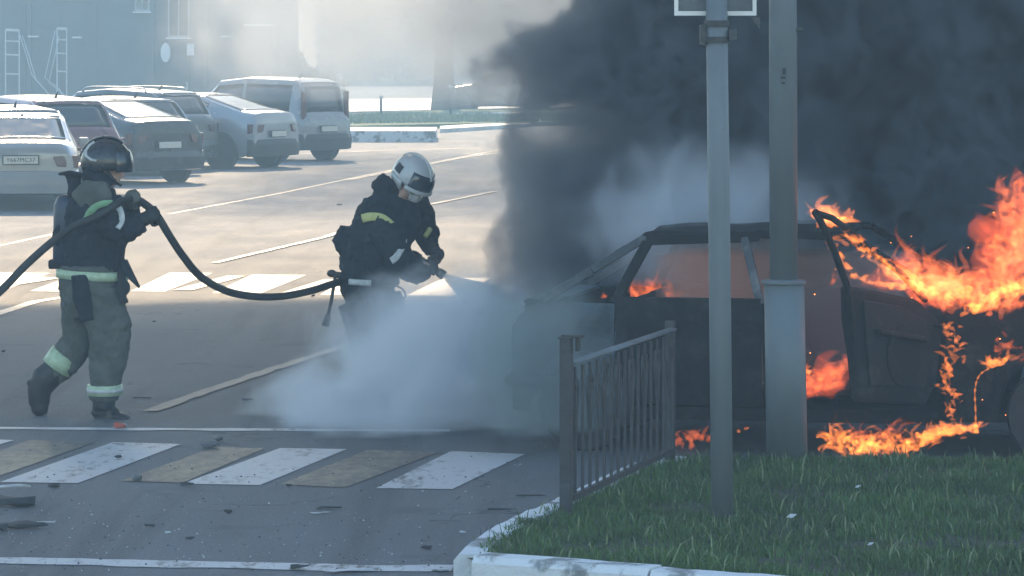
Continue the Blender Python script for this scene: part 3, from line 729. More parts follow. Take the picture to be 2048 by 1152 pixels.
m = MB(); m.box((0.0, -0.0815, 2.17), (0.03, 0.006, 0.012)).box((0.0, -0.0815, 2.14), (0.022, 0.006, 0.012)).box((0.006, -0.0815, 2.205), (0.018, 0.006, 0.035)); m.build('stencil', M['mark'], p)
MB().tube([(0.07, -0.02, 2.44), (0.115, -0.03, 2.44)], 0.012, 8).build('bolt', M['fence'], p)

fa, fb = Vector((0.27, 17.92, 0.12)), Vector((0.885, 20.15, 0.12)); fd = (fb - fa); fL = fd.length
fe = empty('pedestrian_fence', fa, -math.atan2(fd.x, fd.y)); tag(fe, 'low ornamental metal guard fence on the verge by the kerb corner', 'fence')
MB().box((0, 0, 0.44), (0.055, 0.055, 0.90)).box((0, 0, 0.893), (0.07, 0.07, 0.008)).build('post', M['fence'], fe)
MB().box((0.0, fL, 0.40), (0.05, 0.05, 0.82)).build('post', M['fence'], fe)
MB().box((0.052, 0.03, 0.86), (0.022, 0.022, 0.07)).box((0.03, 0.015, 0.900), (0.11, 0.04, 0.012)).build('post_cap', M['fence'], fe)
MB().tube([(0.02, 0.04, 0.765), (0.02, fL - 0.04, 0.765)], [(0.03, 0.012)] * 2, 12).build('top_rail', M['pole'], fe, smooth=True)
MB().box((0.02, fL / 2, 0.09), (0.025, fL - 0.08, 0.03)).build('bottom_rail', M['fence'], fe)
nb = 15
for k in range(nb):
    y = 0.10 + (fL - 0.2) * k / (nb - 1); m = MB()
    m.box((0.02, y, 0.42), (0.013, 0.020, 0.64))
    if k % 2 == 0:
        for sy in (-1, 1):
            m.tube(spline([(0.02, y + sy * 0.008, 0.40), (0.02, y + sy * 0.03, 0.50), (0.02, y + sy * 0.055, 0.60), (0.02, y + sy * 0.035, 0.675), (0.02, y + sy * 0.012, 0.64)], 5), [(0.006, 0.009)] * 21, 6)
    m.build('baluster', M['fence'], fe)

# ------------------------------------------------------------------ the burning car
def burnt(name, base, ash, paint=None, lo=0.0):
    m, nt = newmat(name); b = nt.nodes['Principled BSDF']
    a = noise(3.0, 6, 0.65, dist=0.4); c = noise(11, 5, 0.7, off=(2, 5, 1))
    col = mixc(smooth(a * 0.6 + c * 0.4, 0.50, 0.66), base, ash)
    if paint: col = mixc(smooth(noise(1.7, 5, 0.6, off=(8, 1, 3)), 0.42, 0.60), paint, col)
    nt.links.new(col, b.inputs['Base Color']); b.inputs['Roughness'].default_value = 0.8; b.inputs['Specular IOR Level'].default_value = 0.2
    bn = nt.nodes.new('ShaderNodeBump'); bn.inputs['Strength'].default_value = 0.5; bn.inputs['Distance'].default_value = 0.01
    nt.links.new(c.s, bn.inputs['Height']); nt.links.new(bn.outputs[0], b.inputs['Normal']); return m
M['char'] = burnt('charred_metal', (0.006, 0.007, 0.008), (0.026, 0.026, 0.026))
M['charpaint'] = burnt('scorched_blue_paint', (0.025, 0.03, 0.035), (0.10, 0.105, 0.105), (0.07, 0.11, 0.135))
M['ash'] = burnt('ashen_metal', (0.06, 0.07, 0.08), (0.20, 0.21, 0.22))
M['seat'] = burnt('burnt_seat', (0.012, 0.012, 0.012), (0.04, 0.035, 0.03))
BC = empty('burning_car', (-0.02, 22.0, 0), R(-12)); tag(BC, 'burnt-out hatchback standing at the kerb with its front door hanging open', 'car')
WID = 1.62
def panel(name, x0, x1, lo, hi, side, mat, th=0.03, n=24, proud=0.0, par=None):
    """side panel between two height curves; side 0 near, 1 far"""
    vs = []; fs = []; rows = 7
    for layer in (0, 1):
        for i in range(n + 1):
            x = x0 + (x1 - x0) * i / n
            l, h = lo(x), hi(x)
            for j in range(rows):
                z = l + (h - l) * j / (rows - 1)
                bul = 0.045 * (1 - ((z - 0.60) / 0.42) ** 2) - 0.006 * math.sin(max(0, z - 0.66) * 40) * (1 if 0.66 < z < 0.74 else 0)
                e = 0.10 * max(0, 1 - x / 0.35) ** 2 + 0.12 * max(0, 1 - (4.1 - x) / 0.4) ** 2
                d = 0.03 - bul - proud + e + (th if layer else 0) + 0.006 * mnoise.noise(Vector((x * 3, z * 4, side)))
                vs.append((x, d if side == 0 else WID - d, z))
    def I(l, i, j): return l * (n + 1) * rows + i * rows + j
    for i in range(n):
        for j in range(rows - 1):
            fs.append((I(0, i, j), I(0, i + 1, j), I(0, i + 1, j + 1), I(0, i, j + 1)))
            fs.append((I(1, i, j), I(1, i, j + 1), I(1, i + 1, j + 1), I(1, i + 1, j)))
    for i in range(n):
        for j in (0, rows - 1): fs.append((I(0, i, j), I(1, i, j), I(1, i + 1, j), I(0, i + 1, j)))
    for j in range(rows - 1):
        for i in (0, n): fs.append((I(0, i, j), I(0, i, j + 1), I(1, i, j + 1), I(1, i, j)))
    m = MB(); m.add(vs, fs); return m.build(name, mat, par or BC, smooth=False)
def arch(cx, r=0.33, base=0.24):
    return lambda x: max(base, 0.29 + math.sqrt(max(0, r * r - (x - cx) ** 2))) if abs(x - cx) < r else base
hi_rear = lambda x: 0.905 - 0.16 * max(0, 1 - x / 0.2) ** 2
for sd in (0, 1):
    panel('rear_fender', 0.0, 0.655, arch(0.46), hi_rear, sd, M['charpaint'] if sd == 0 else M['char'])
    panel('front_fender', 2.66, 4.10, arch(3.30), lambda x: 0.92 - 0.20 * max(0, (x - 2.9) / 1.2) ** 1.6, sd, M['char'])
    panel('sill', 0.76, 2.62, lambda x: 0.205, lambda x: 0.285, sd, M['char'], proud=-0.02)
    panel('rear_door', 0.665, 1.56, lambda x: max(0.30, 0.29 + math.sqrt(max(0, 0.35 ** 2 - (x - 0.46) ** 2)) if x < 0.81 else 0.30), lambda x: 0.915, sd, M['char'], proud=0.004)
panel('front_door', 1.585, 2.64, lambda x: 0.30, lambda x: 0.915, 1, M['char'], proud=0.004)
def L3(x, y, z): return Vector((x, y, z))
def fr(name, segs, w, h, mat, par=None):
    m = MB()
    for a, c in segs: m.bar(a, c, w, h, up=(0, 1, 0))
    return m.build(name, mat, par or BC, bevel=0.008)
IN = 0.16
for sd, yb, yt in ((0, 0.035, IN), (1, WID - 0.035, WID - IN)):
    # window frame of the rear door: thick dark bars; cant rail; pillars
    fr('window_frame', [(L3(0.645, yb, 0.90), L3(0.835, yt, 1.275)), (L3(0.825, yt, 1.285), L3(1.52, yt, 1.315)), (L3(0.66, yb, 0.915), L3(1.55, yb, 0.915))], 0.062 if sd == 0 else 0.05, 0.05, M['char'])
    fr('pillar', [(L3(1.545, yb, 0.91), L3(1.43, yt, 1.31))], 0.05, 0.05, M['ash'] if sd == 0 else M['char'])
    fr('pillar', [(L3(1.60, yb + .03, 0.26), L3(1.585, yb + .03, 0.92))], 0.07, 0.05, M['char'])
    fr('roof_rail', [(L3(1.50, yt, 1.33), L3(2.05, yt, 1.325)), (L3(2.05, yt, 1.325), L3(2.74, yb, 0.93))], 0.05, 0.05, M['char'])
    fr('hatch_frame', [(L3(0.20, yb + 0.03, 0.915), L3(0.50, (yb + yt) / 2, 1.10)), (L3(0.50, (yb + yt) / 2, 1.10), L3(0.82, yt, 1.30))], 0.05, 0.045, M['ash'])
    fr('hatch_frame', [(L3(0.25, yb + 0.03, 0.955), L3(0.70, yt * 0.9 + yb * 0.1, 1.25))], 0.018, 0.02, M['ash'])
# crumpled roof skin
m = MB(); n1, n2 = 14, 10; vs = []; fs = []
for i in range(n1 + 1):
    for j in range(n2 + 1):
        x = 0.80 + 1.28 * i / n1; y = IN - 0.01 + (WID - 2 * IN + 0.02) * j / n2
        z = 1.335 + 0.02 * math.sin(math.pi * j / n2) - 0.022 * mnoise.noise(Vector((x * 3, y * 3, 1))) - 0.02 * max(0, (1.0 - x) / 0.2)
        vs.append((x, y, z))
for i in range(n1):
    for j in range(n2): a = i * (n2 + 1) + j; fs.append((a, a + 1, a + n2 + 2, a + n2 + 1))
m.add(vs, fs); o = m.build('roof', M['char'], BC, smooth=True); q = o.modifiers.new('t', 'SOLIDIFY'); q.thickness = 0.012
# tail: rear panel, bumper, parcel shelf, lamps
MB().box((0.09, WID / 2, 0.60), (0.06, WID - 0.34, 0.58)).build('rear_panel', M['charpaint'], BC, bevel=0.02)
MB().box((0.18, WID / 2, 0.905), (0.2, WID - 0.16, 0.02)).build('boot_ledge', M['charpaint'], BC)
MB().tube(spline([(0.40, -0.02, 0.42), (0.08, 0.0, 0.42), (0.03, 0.22, 0.43), (0.02, WID / 2, 0.43), (0.03, WID - 0.22, 0.43), (0.08, WID, 0.42), (0.4, WID + 0.02, 0.42)], 5), [(0.04, 0.08)] * 31, 10, flat=(0, 0, 1)).build('bumper', M['char'], BC, smooth=True)
for y in (0.22, WID - 0.22): MB().box((0.045, y, 0.74), (0.04, 0.2, 0.14)).build('tail_lamp', M['char'], BC, bevel=0.01)
MB().box((2.1, WID / 2, 0.25), (3.6, WID - 0.16, 0.05)).build('floor', M['char'], BC)
# bonnet, cowl, dash
m = MB(); vs = []; fs = []
for i in range(11):
    for j in range(9):
        x = 2.72 + 1.33 * i / 10; y = 0.08 + (WID - 0.16) * j / 8
        vs.append((x, y, 0.93 - 0.18 * max(0, (x - 2.9) / 1.2) ** 1.6 + 0.03 * math.sin(math.pi * j / 8) + 0.014 * mnoise.noise(Vector((x * 4, y * 3, 5)))))
for i in range(10):
    for j in range(8): a = i * 9 + j; fs.append((a, a + 1, a + 10, a + 9))
m.add(vs, fs); o = m.build('bonnet', M['char'], BC, smooth=True); q = o.modifiers.new('t', 'SOLIDIFY'); q.thickness = 0.01
MB().box((4.06, WID / 2, 0.52), (0.1, WID - 0.3, 0.42)).build('front_panel', M['char'], BC, bevel=0.03)
MB().box((2.60, WID / 2, 0.78), (0.26, WID - 0.24, 0.24)).build('dashboard', M['seat'], BC, bevel=0.05)
MB().tube([Vector((2.36 + 0.03 * math.sin(a), 1.15 + 0.18 * math.cos(a), 0.86 + 0.17 * math.sin(a))) for a in [k * math.pi / 10 for k in range(21)]], 0.014, 8).build('steering_wheel', M['seat'], BC, smooth=True)
for (x, ys) in ((1.80, (0.42, 1.18)), (0.95, (0.5, 1.12))):
    for y in ys:
        MB().box((x + 0.12, y, 0.42), (0.5, 0.44, 0.16)).build('seat', M['seat'], BC, bevel=0.05)
        MB().box((x - 0.16, y, 0.70), (0.12, 0.42, 0.46), Matrix.Rotation(R(-14), 3, 'Y')).build('backrest', M['seat'], BC, bevel=0.04)
for (x, y) in ((0.46, 0.13), (3.30, 0.13), (0.46, WID - 0.13), (3.30, WID - 0.13)):
    m = MB(); m.lathe([(0.17, -0.085), (0.27, -0.085), (0.285, -0.05), (0.285, 0.05), (0.27, 0.085), (0.17, 0.085)], (x, y, 0.28), 30, 'Y'); wh = m.build('wheel', M['tyre'], BC)
    m = MB(); m.lathe([(0.03, -0.07), (0.06, -0.075), (0.17, -0.05), (0.18, 0.06)], (x, y, 0.28), 24, 'Y'); m.build('rim', M['ash'], wh)
# the open front door, hanging from its hinge: traced outline laid in the door's own plane
dp0 = Vector((2.52, 21.30, 0)); dp1 = Vector((1.93, 20.62, 0)); dd = (dp1 - dp0).normalized(); dn = Vector((-dd.y, dd.x, 0))
def on_door(px, py):
    ray = Vector(((px - 1024) / 7200.0, 1.0, -(py - HOR) / 7200.0)); t = (dp0 - Vector((0, 0, CAMZ))).dot(dn) / ray.dot(dn)
    return Vector((0, 0, CAMZ)) + ray * t
Bi = BC.matrix_world.inverted() if False else (Matrix.Translation(BC.location) @ Matrix.Rotation(R(-12), 4, 'Z')).inverted()
door = empty('front_door', (0, 0, 0)); door.parent = BC; door['label'] = 'charred front door swung open toward the grass, flames along its window frame'
dnn = dn if dn.y < 0 else -dn
def dpoly(name, pts, off, th, mat, bevel=0.012):
    P_ = [Bi @ (on_door(*p)) for p in pts]; nrm = (Bi.to_3x3() @ dnn)
    return MB().prism(P_, nrm * off, nrm * (off - th)).build(name, mat, door, bevel=bevel)
dpoly('panel', [(1698, 572), (1760, 583), (1838, 600), (1878, 640), (1884, 690), (1872, 770), (1852, 812), (1720, 803), (1712, 720), (1700, 640)], 0.0, 0.07, M['char'], 0.02)
dpoly('trim', [(1722, 600), (1800, 612), (1848, 640), (1858, 700), (1846, 775), (1738, 770), (1730, 690)], 0.018, 0.016, M['seat'])
sp_ = [(1800 + 34 * math.cos(a), 712 + 62 * math.sin(a)) for a in [k * math.pi / 10 for k in range(20)]]
dpoly('speaker_rim', sp_, 0.032, 0.012, M['char'], 0.006)
dpoly('armrest', [(1742, 655), (1838, 672), (1840, 684), (1744, 668)], 0.06, 0.045, M['seat'])
def dbar(name, pts, w, mat=None):
    P_ = [Bi @ on_door(*p) for p in pts]; m = MB(); m.tube(P_, [(w, w * 0.8)] * len(P_), 10); return m.build(name, mat or M['char'], door, smooth=True)
dbar('window_frame', [(1703, 640), (1695, 575), (1668, 500), (1640, 440), (1630, 424)], 0.026)
dbar('window_frame', [(1632, 426), (1664, 436), (1700, 462), (1745, 505), (1800, 545), (1850, 600)], 0.024)
dbar('hinge', [(1868, 650), (1892, 655)], 0.016); dbar('hinge', [(1862, 770), (1890, 772)], 0.016)
# ------------------------------------------------------------------ firefighters
def cloth(name, col, var=0.35, rough=0.85):
    return pbr(name, col, rough, var=var, scale=7, bump=0.35, bscale=90, spec=0.25)
M['navy'] = cloth('navy_turnout', (0.020, 0.026, 0.036)); M['olive'] = cloth('grey_green_turnout', (0.105, 0.112, 0.10), 0.25)
M['skin'] = pbr('skin', (0.48, 0.30, 0.22), 0.5, scale=20, var=0.15)
M['glove'] = cloth('glove_leather', (0.03, 0.034, 0.036)); M['boot'] = pbr('boot_rubber', (0.018, 0.018, 0.02), 0.5, scale=9, bump=0.2)
M['band'] = pbr('reflective_band', (0.42, 0.54, 0.36), 0.4, scale=25, var=0.2); M['bandw'] = pbr('pale_band', (0.55, 0.57, 0.56), 0.45, scale=18, var=0.3)
M['bandg'] = pbr('green_strap', (0.20, 0.38, 0.20), 0.6, scale=18, var=0.2); M['bandy'] = pbr('yellow_band', (0.55, 0.56, 0.22), 0.5, scale=18, var=0.2)
M['helm_d'] = pbr('dark_helmet', (0.022, 0.026, 0.03), 0.25, scale=8, spec=0.5, coat=0.3); M['helm_w'] = pbr('white_helmet', (0.50, 0.52, 0.53), 0.32, scale=8, var=0.12, coat=0.2)
M['visor'] = pbr('visor', (0.03, 0.04, 0.05), 0.12, scale=3, spec=0.8); M['tank'] = pbr('cylinder_paint', (0.03, 0.045, 0.075), 0.4, scale=6)
M['hose'] = pbr('rubber_hose', (0.018, 0.021, 0.023), 0.6, scale=20, bump=0.3, bscale=60); M['brass'] = pbr('dull_brass', (0.16, 0.15, 0.13), 0.4, metal=0.6, scale=9)
def person(Y, base_px, label):
    base = W(base_px[0], base_px[1], Y=Y); base.z = 0
    def q(px, py, d=0.0): return W(px, py, Y=Y) + Vector((0, d, 0)) - base
    o = mesh_obj('person', [], [], None); o.location = base; tag(o, label, 'person', 'firefighters'); return o, q, base
def grow(o, mb, mat, **k):
    """fill an object with a remeshed union of closed forms"""
    me = o.data; me.clear_geometry(); me.from_pydata([tuple(v) for v in mb.v], [], mb.f); me.update(); me.materials.append(mat)
    b = bmesh.new(); b.from_mesh(me); bmesh.ops.recalc_face_normals(b, faces=b.faces); b.to_mesh(me); b.free(); return remesh(o, **k)
def organic(name, mb, mat, par, **k):
    o = mesh_obj(name, [], [], None, par); return grow(o, mb, mat, **k)
def head(m, c, r, face, up=Vector((0, 0, 1))):
    """head with nose, chin, ears; face: unit vector"""
    m.ball(c, (r * 0.86, r * 0.84, r * 1.12), 18, 14)
    jaw = c + face * r * 0.28 - up * r * 0.72; m.ball(jaw, (r * 0.60, r * 0.58, r * 0.55), 14, 10)
    m.tube([c + face * r * 0.80 + up * 0.1 * r, c + face * r * 1.08 - up * 0.22 * r], [r * 0.10, r * 0.19], 8)
    m.ball(c + face * r * 0.82 - up * 0.52 * r, (r * 0.2, r * 0.26, r * 0.13), 10, 8)
    sd = face.cross(up)
    for sg_ in (-1, 1):
        m.ball(c + sd * sg_ * r * 0.84 - up * 0.08 * r, (r * 0.16, r * 0.10, r * 0.26), 8, 6)
        m.ball(c + face * r * 0.76 + sd * sg_ * r * 0.34 + up * 0.1 * r, r * 0.15, 8, 6)
def hand(m, c, axis, back, rh, k=1.0):
    """hand closed round a bar through c along axis; back: direction from the bar to the back of the hand"""
    a = axis.normalized(); u = (back - a * back.dot(a)).normalized(); v = a.cross(u)
    m.ball(c + u * (rh + 0.016), (0.001, 0.001, 0.001), 4, 3)
    rot = Matrix((a, v, u)).transposed()
    m.ball(c + u * (rh + 0.013) , (0.052 * k, 0.046 * k, 0.021 * k), 14, 10, rot)
    for i, (o_, le) in enumerate(((-0.036, 0.92), (-0.012, 1.05), (0.012, 1.0), (0.036, 0.82))):
        P = []; rr = rh + 0.011
        for t in range(7):
            an = 0.75 + (3.3 * le) * t / 6; P.append(c + a * o_ * k + u * (rr * math.cos(an)) + v * (rr * math.sin(an)))
        m.tube([c + a * o_ * 0.8 * k + u * (rh + 0.014) + v * 0.015] + P, [0.013] + [0.0125, 0.0125, 0.012, 0.0115, 0.011, 0.010, 0.008], 8)
    P = [c + a * -0.03 * k + u * (rh + 0.012) - v * 0.03, c - a * 0.045 * k + u * 0.012 - v * (rh + 0.016), c - a * 0.040 * k - u * (rh * 0.7) - v * (rh * 0.9 + 0.008), c - a * 0.03 * k - u * (rh + 0.012) - v * 0.004]
    m.tube(P, [0.016, 0.0155, 0.014, 0.009], 8)
def ringband(name, a, c, rx, ry, mat, par, flat=(0, 1, 0), n=22):
    """a short open sleeve round a limb"""
    m = MB(); d = (c - a)
    m.tube([a, a + d * 0.02, a + d * 0.5, a + d * 0.98, c], [(rx * .9, ry * .9), (rx, ry), (rx * 1.01, ry * 1.01), (rx, ry), (rx * .9, ry * .9)], n, flat=flat); return m.build(name, mat, par, smooth=True)
def boot(m, ankle, toe, r=0.062, shin=None):
    d = toe - ankle
    heel = ankle - Vector((d.x, d.y, 0)).normalized() * 0.035 if abs(d.x) + abs(d.y) > 0.05 else ankle
    if shin is not None: m.tube([shin, ankle], [r * 1.25, r * 1.05], 14)
    m.ball(ankle, r * 1.1, 12, 8)

# ---- first firefighter, walking, seen from the side
o1, q, b1 = person(24.0, (190, 838), 'firefighter in dark helmet and grey trousers walking with the hose on the left')
m = MB()
m.tube([q(182, 590), q(186, 520), q(190, 455), q(196, 400)], [(0.13, 0.15), (0.12, 0.14), (0.13, 0.17), (0.08, 0.14)], 18)
m.tube([q(198, 405), q(206, 352)], [0.06, 0.055], 12); head(m, q(216, 335), 0.098, Vector((0.98, -0.2, -0.05)).normalized())
m.tube([q(190, 600, -.09), q(226, 700, -.10), q(212, 800, -.09)], [0.085, 0.062, 0.045], 12); m.tube([q(212, 800, -.09), q(212, 826, -.09), q(250, 832, -.12)], [0.045, 0.042, 0.035], 10)
m.tube([q(172, 600, .09), q(160, 685, .10), q(88, 762, .10)], [0.085, 0.062, 0.045], 12); m.tube([q(88, 762, .1), q(76, 800, .1), q(80, 828, .1)], [0.045, 0.038, 0.03], 10)
m.tube([q(200, 418, -.17), q(258, 460, -.22), q(305, 436, -.20)], [0.05, 0.043, 0.034], 10); m.tube([q(214, 415, .16), q(252, 445, .16), q(268, 402, -.06)], [0.05, 0.043, 0.034], 10)
grow(o1, m, M['skin'], vox=0.012, smooth=4)
# trousers
m = MB()
m.tube([q(180, 530), q(181, 560), q(184, 600), q(187, 630)], [(0.225, 0.20), (0.235, 0.21), (0.235, 0.20), (0.20, 0.15)], 22)
m.tube([q(200, 585, -.09), q(222, 650, -.10), q(224, 705, -.10), q(214, 760, -.10), q(212, 798, -.09)], [(0.13, 0.16), (0.125, 0.15), (0.115, 0.135), (0.105, 0.11), (0.10, 0.10)], 18)
m.tube([q(160, 590, .08), q(155, 645, .10), q(152, 690, .11), q(122, 730, .11), q(100, 752, .10)], [(0.13, 0.15), (0.125, 0.13), (0.115, 0.118), (0.095, 0.10), (0.085, 0.09)], 18)
organic('trousers', m, M['olive'], o1, vox=0.011, smooth=5, disp=0.05, size=0.14, disp2=0.02, size2=0.04)
# boots
m = MB(); m.tube([q(212, 785, -.09), q(210, 815, -.09)], [(0.088, 0.08), (0.085, 0.075)], 16); m.ball(q(214, 822, -.09), (0.10, 0.065, 0.05), 14, 8)
m.tube([q(205, 828, -.09), q(235, 829, -.11), q(262, 834, -.14)], [(0.05, 0.035), (0.055, 0.034), (0.04, 0.024)], 14); m.box(tuple(q(228, 838, -.11)), (0.25, 0.10, 0.022))
organic('boot', m, M['boot'], o1, vox=0.009, smooth=3)
m = MB(); m.tube([q(108, 742, .1), q(86, 760, .1), q(74, 785, .1), q(74, 812, .1)], [(0.09, 0.08), (0.10, 0.085), (0.082, 0.07), (0.07, 0.06)], 16, flat=(1, 0, 0)); m.tube([q(74, 805, .1), q(76, 822, .1), q(82, 834, .1)], [0.062, 0.06, 0.035], 14)
m.box(tuple(q(60, 778, .1)), (0.035, 0.09, 0.11), Matrix.Rotation(R(-22), 3, 'Y'))
organic('boot', m, M['boot'], o1, vox=0.009, smooth=3)
# jacket
m = MB()
m.tube([q(186, 548), q(186, 520), q(190, 460), q(196, 415), q(200, 388)], [(0.205, 0.21), (0.20, 0.205), (0.195, 0.22), (0.165, 0.23), (0.09, 0.13)], 24)
m.tube([q(205, 420, -.17), q(236, 448, -.24), q(262, 458, -.24), q(292, 442, -.21)], [(0.095, 0.11), (0.10, 0.10), (0.085, 0.085), (0.062, 0.06)], 16)
m.tube([q(214, 412, .15), q(238, 432, .2), q(256, 440, .14), q(265, 412, -.02)], [(0.09, 0.10), (0.09, 0.09), (0.075, 0.075), (0.058, 0.055)], 16)
m.tube([q(198, 392), q(203, 372)], [(0.10, 0.105), (0.085, 0.09)], 16)
organic('jacket', m, M['navy'], o1, vox=0.011, smooth=4, disp=0.055, size=0.11, disp2=0.022, size2=0.035)
# shoulder hood in grey-green cloth, waist band, straps
m = MB(); m.tube([q(168, 412, -.08), q(190, 392, -.10), q(210, 392, -.13), q(222, 405, -.19)], [(0.06, 0.12), (0.07, 0.13), (0.06, 0.11), (0.03, 0.06)], 14)
organic('shoulder_cape', m, M['olive'], o1, vox=0.012, smooth=3, disp=0.02, size=0.08)
ringband('waist_band', q(184, 558), q(185, 540), 0.240, 0.238, M['band'], o1, flat=(1, 0, 0))
ringband('trouser_band', q(213, 787, -.098), q(213, 766, -.10), 0.117, 0.12, M['band'], o1, flat=(1, 0, 0)); ringband('trouser_band', q(108, 740, .11), q(128, 712, .11), 0.106, 0.108, M['band'], o1)
ringband('trouser_stripe', q(213, 780, -.098), q(213, 772, -.10), 0.121, 0.124, M['bandw'], o1, flat=(1, 0, 0))
m = MB(); m.tube(spline([q(182, 436, -.235), q(192, 418, -.255), q(212, 406, -.265), q(234, 404, -.26)], 5), [(0.008, 0.026)] * 16, 8, flat=(0, 1, 0)); m.build('shoulder_strap', M['bandg'], o1, smooth=True)
m = MB(); m.tube(spline([q(236, 404, -.26), q(250, 416, -.30), q(254, 436, -.32), q(246, 452, -.33)], 5), [(0.008, 0.022)] * 16, 8, flat=(0, 1, 0)); m.build('sleeve_band', M['bandw'], o1, smooth=True)
m = MB(); m.tube([q(168, 545, -.23), q(172, 590, -.23), q(182, 638, -.20)], [(0.015, 0.062), (0.02, 0.066), (0.014, 0.05)], 12, flat=(0, 1, 0)); organic('hip_bag', m, M['navy'], o1, vox=0.009, smooth=3, disp=0.015, size=0.06)
m = MB(); m.tube(spline([q(247, 540, -.16), q(250, 560, -.18), q(246, 580, -.18), q(256, 604, -.17)], 5), [(0.022, 0.03)] * 16, 8); m.ball(q(256, 572, -.17), (0.035, 0.03, 0.05), 10, 8); organic('hanging_glove', m, M['glove'], o1, vox=0.008, smooth=2)
m = MB(); m.tube([q(252, 520, -.16), q(266, 545, -.2), q(286, 571, -.22)], [(0.012, 0.03), (0.012, 0.028), (0.006, 0.008)], 8); m.build('strap_end', M['navy'], o1, smooth=True)
# air cylinder and its harness
m = MB(); m.tube([q(128, 402, .02), q(128, 390, .02)], [0.02, 0.03], 14); m.tube([q(129, 530, 0), q(129, 522, 0), q(131, 410, .0), q(133, 396, .0), q(134, 390, 0)], [0.05, 0.078, 0.078, 0.06, 0.03], 22); m.build('air_cylinder', M['tank'], o1, smooth=True)
m = MB(); m.tube([q(150, 535), q(150, 470), q(152, 395)], [(0.05, 0.12), (0.055, 0.13), (0.045, 0.11)], 14); m.box(tuple(q(110, 528)), (0.08, 0.12, 0.06)); m.tube([q(124, 470, -.03), q(130, 470, -.05)], [0.085, 0.085], 16); organic('backpack_plate', m, M['navy'], o1, vox=0.01, smooth=3)
m = MB(); m.tube([q(118, 348, -.02), q(140, 345, -.02), q(166, 350, -.02)], [(0.045, 0.010), (0.075, 0.016), (0.05, 0.014)], 14, flat=(0, 1, 0)); m.tube([q(146, 350, -.01), q(150, 372, -.01), q(148, 392, 0)], [0.05, 0.045, 0.05], 12); organic('rolled_collar', m, M['navy'], o1, vox=0.008, smooth=2)
# helmet
hc = q(212, 324)
m = MB(); m.ball(hc, (0.172, 0.150, 0.160), 28, 20); m.v = [Vector((v.x, v.y, max(v.z, hc.z - 0.055 - 0.30 * max(0, hc.x - v.x)))) for v in m.v]
m.build('helmet', M['helm_d'], o1, smooth=True)
m = MB(); m.tube([hc + Vector((-0.172 * math.cos(a), 0, 0.006 + 0.162 * math.sin(a))) for a in [0.2 + k * 2.1 / 12 for k in range(13)]], [(0.022, 0.008)] * 13, 8, flat=(0, 1, 0)); m.build('helmet_crest', M['helm_d'], o1, smooth=True)
def onhelm(hc, r, az, el, k=1.02): return hc + Vector((r[0] * k * math.cos(el) * math.sin(az), -r[1] * k * math.cos(el) * math.cos(az), r[2] * k * math.sin(el)))
HR = (0.172, 0.150, 0.160)
m = MB(); m.tube([onhelm(hc, HR, a, e) for a, e in ((-0.78, 0.98), (-0.92, 0.76), (-0.92, 0.50), (-0.80, 0.28), (-0.50, 0.13), (-0.26, 0.08))], [(0.004, 0.012)] * 6, 8, flat=(0, 1, 0)); m.build('reflective_stripe', M['bandw'], o1, smooth=True)
m = MB()
vs = []; fs = []
for i in range(13):
    for j in range(7):
        az = R(28) + R(124) * i / 12; el = R(-22) + R(50) * j / 6; vs.append(onhelm(hc, HR, az, el, 1.045 + 0.05 * (1 - j / 6)))
for i in range(12):
    for j in range(6): a = i * 7 + j; fs.append((a, a + 7, a + 8, a + 1))
m.add(vs, fs); o = m.build('visor', M['visor'], o1, smooth=True); z = o.modifiers.new('t', 'SOLIDIFY'); z.thickness = 0.005
m = MB(); m.tube([hc + Vector((-0.13, 0, -0.05)), hc + Vector((-0.06, 0, -0.12)), hc + Vector((0.0, 0, -0.19))], [(0.135, 0.05), (0.13, 0.11), (0.11, 0.12)], 16, flat=(0, 1, 0)); organic('neck_guard', m, M['navy'], o1, vox=0.009, smooth=3)
m = MB(); m.tube([hc + Vector((0.02, -0.12, -0.05)), hc + Vector((0.07, -0.10, -0.13)), hc + Vector((0.10, -0.02, -0.155))], 0.010, 8); m.build('chin_strap', M['glove'], o1, smooth=True)
H1 = [(270, 399, -.10), (314, 431, -.22)]
h1a, h1b = q(*H1[0]), q(*H1[1]); ax = (q(308, 430, -.22) - q(290, 408, -.16)).normalized()
m = MB(); hand(m, h1a, ax, Vector((-0.3, -0.4, 0.9)), 0.026, 1.15); m.tube([h1a + Vector((-0.02, -0.01, 0.02)), h1a + Vector((-0.045, 0.03, -0.03))], [0.036, 0.045], 12)
organic('glove', m, M['olive'], o1, vox=0.0055, smooth=2)
m = MB(); hand(m, h1b, ax, Vector((-0.2, -0.6, 0.6)), 0.026, 1.15); m.tube([h1b + Vector((-0.01, -0.02, 0.02)), h1b + Vector((-0.075, -0.0, -0.02))], [0.036, 0.05], 12)
organic('glove', m, M['glove'], o1, vox=0.0055, smooth=2)

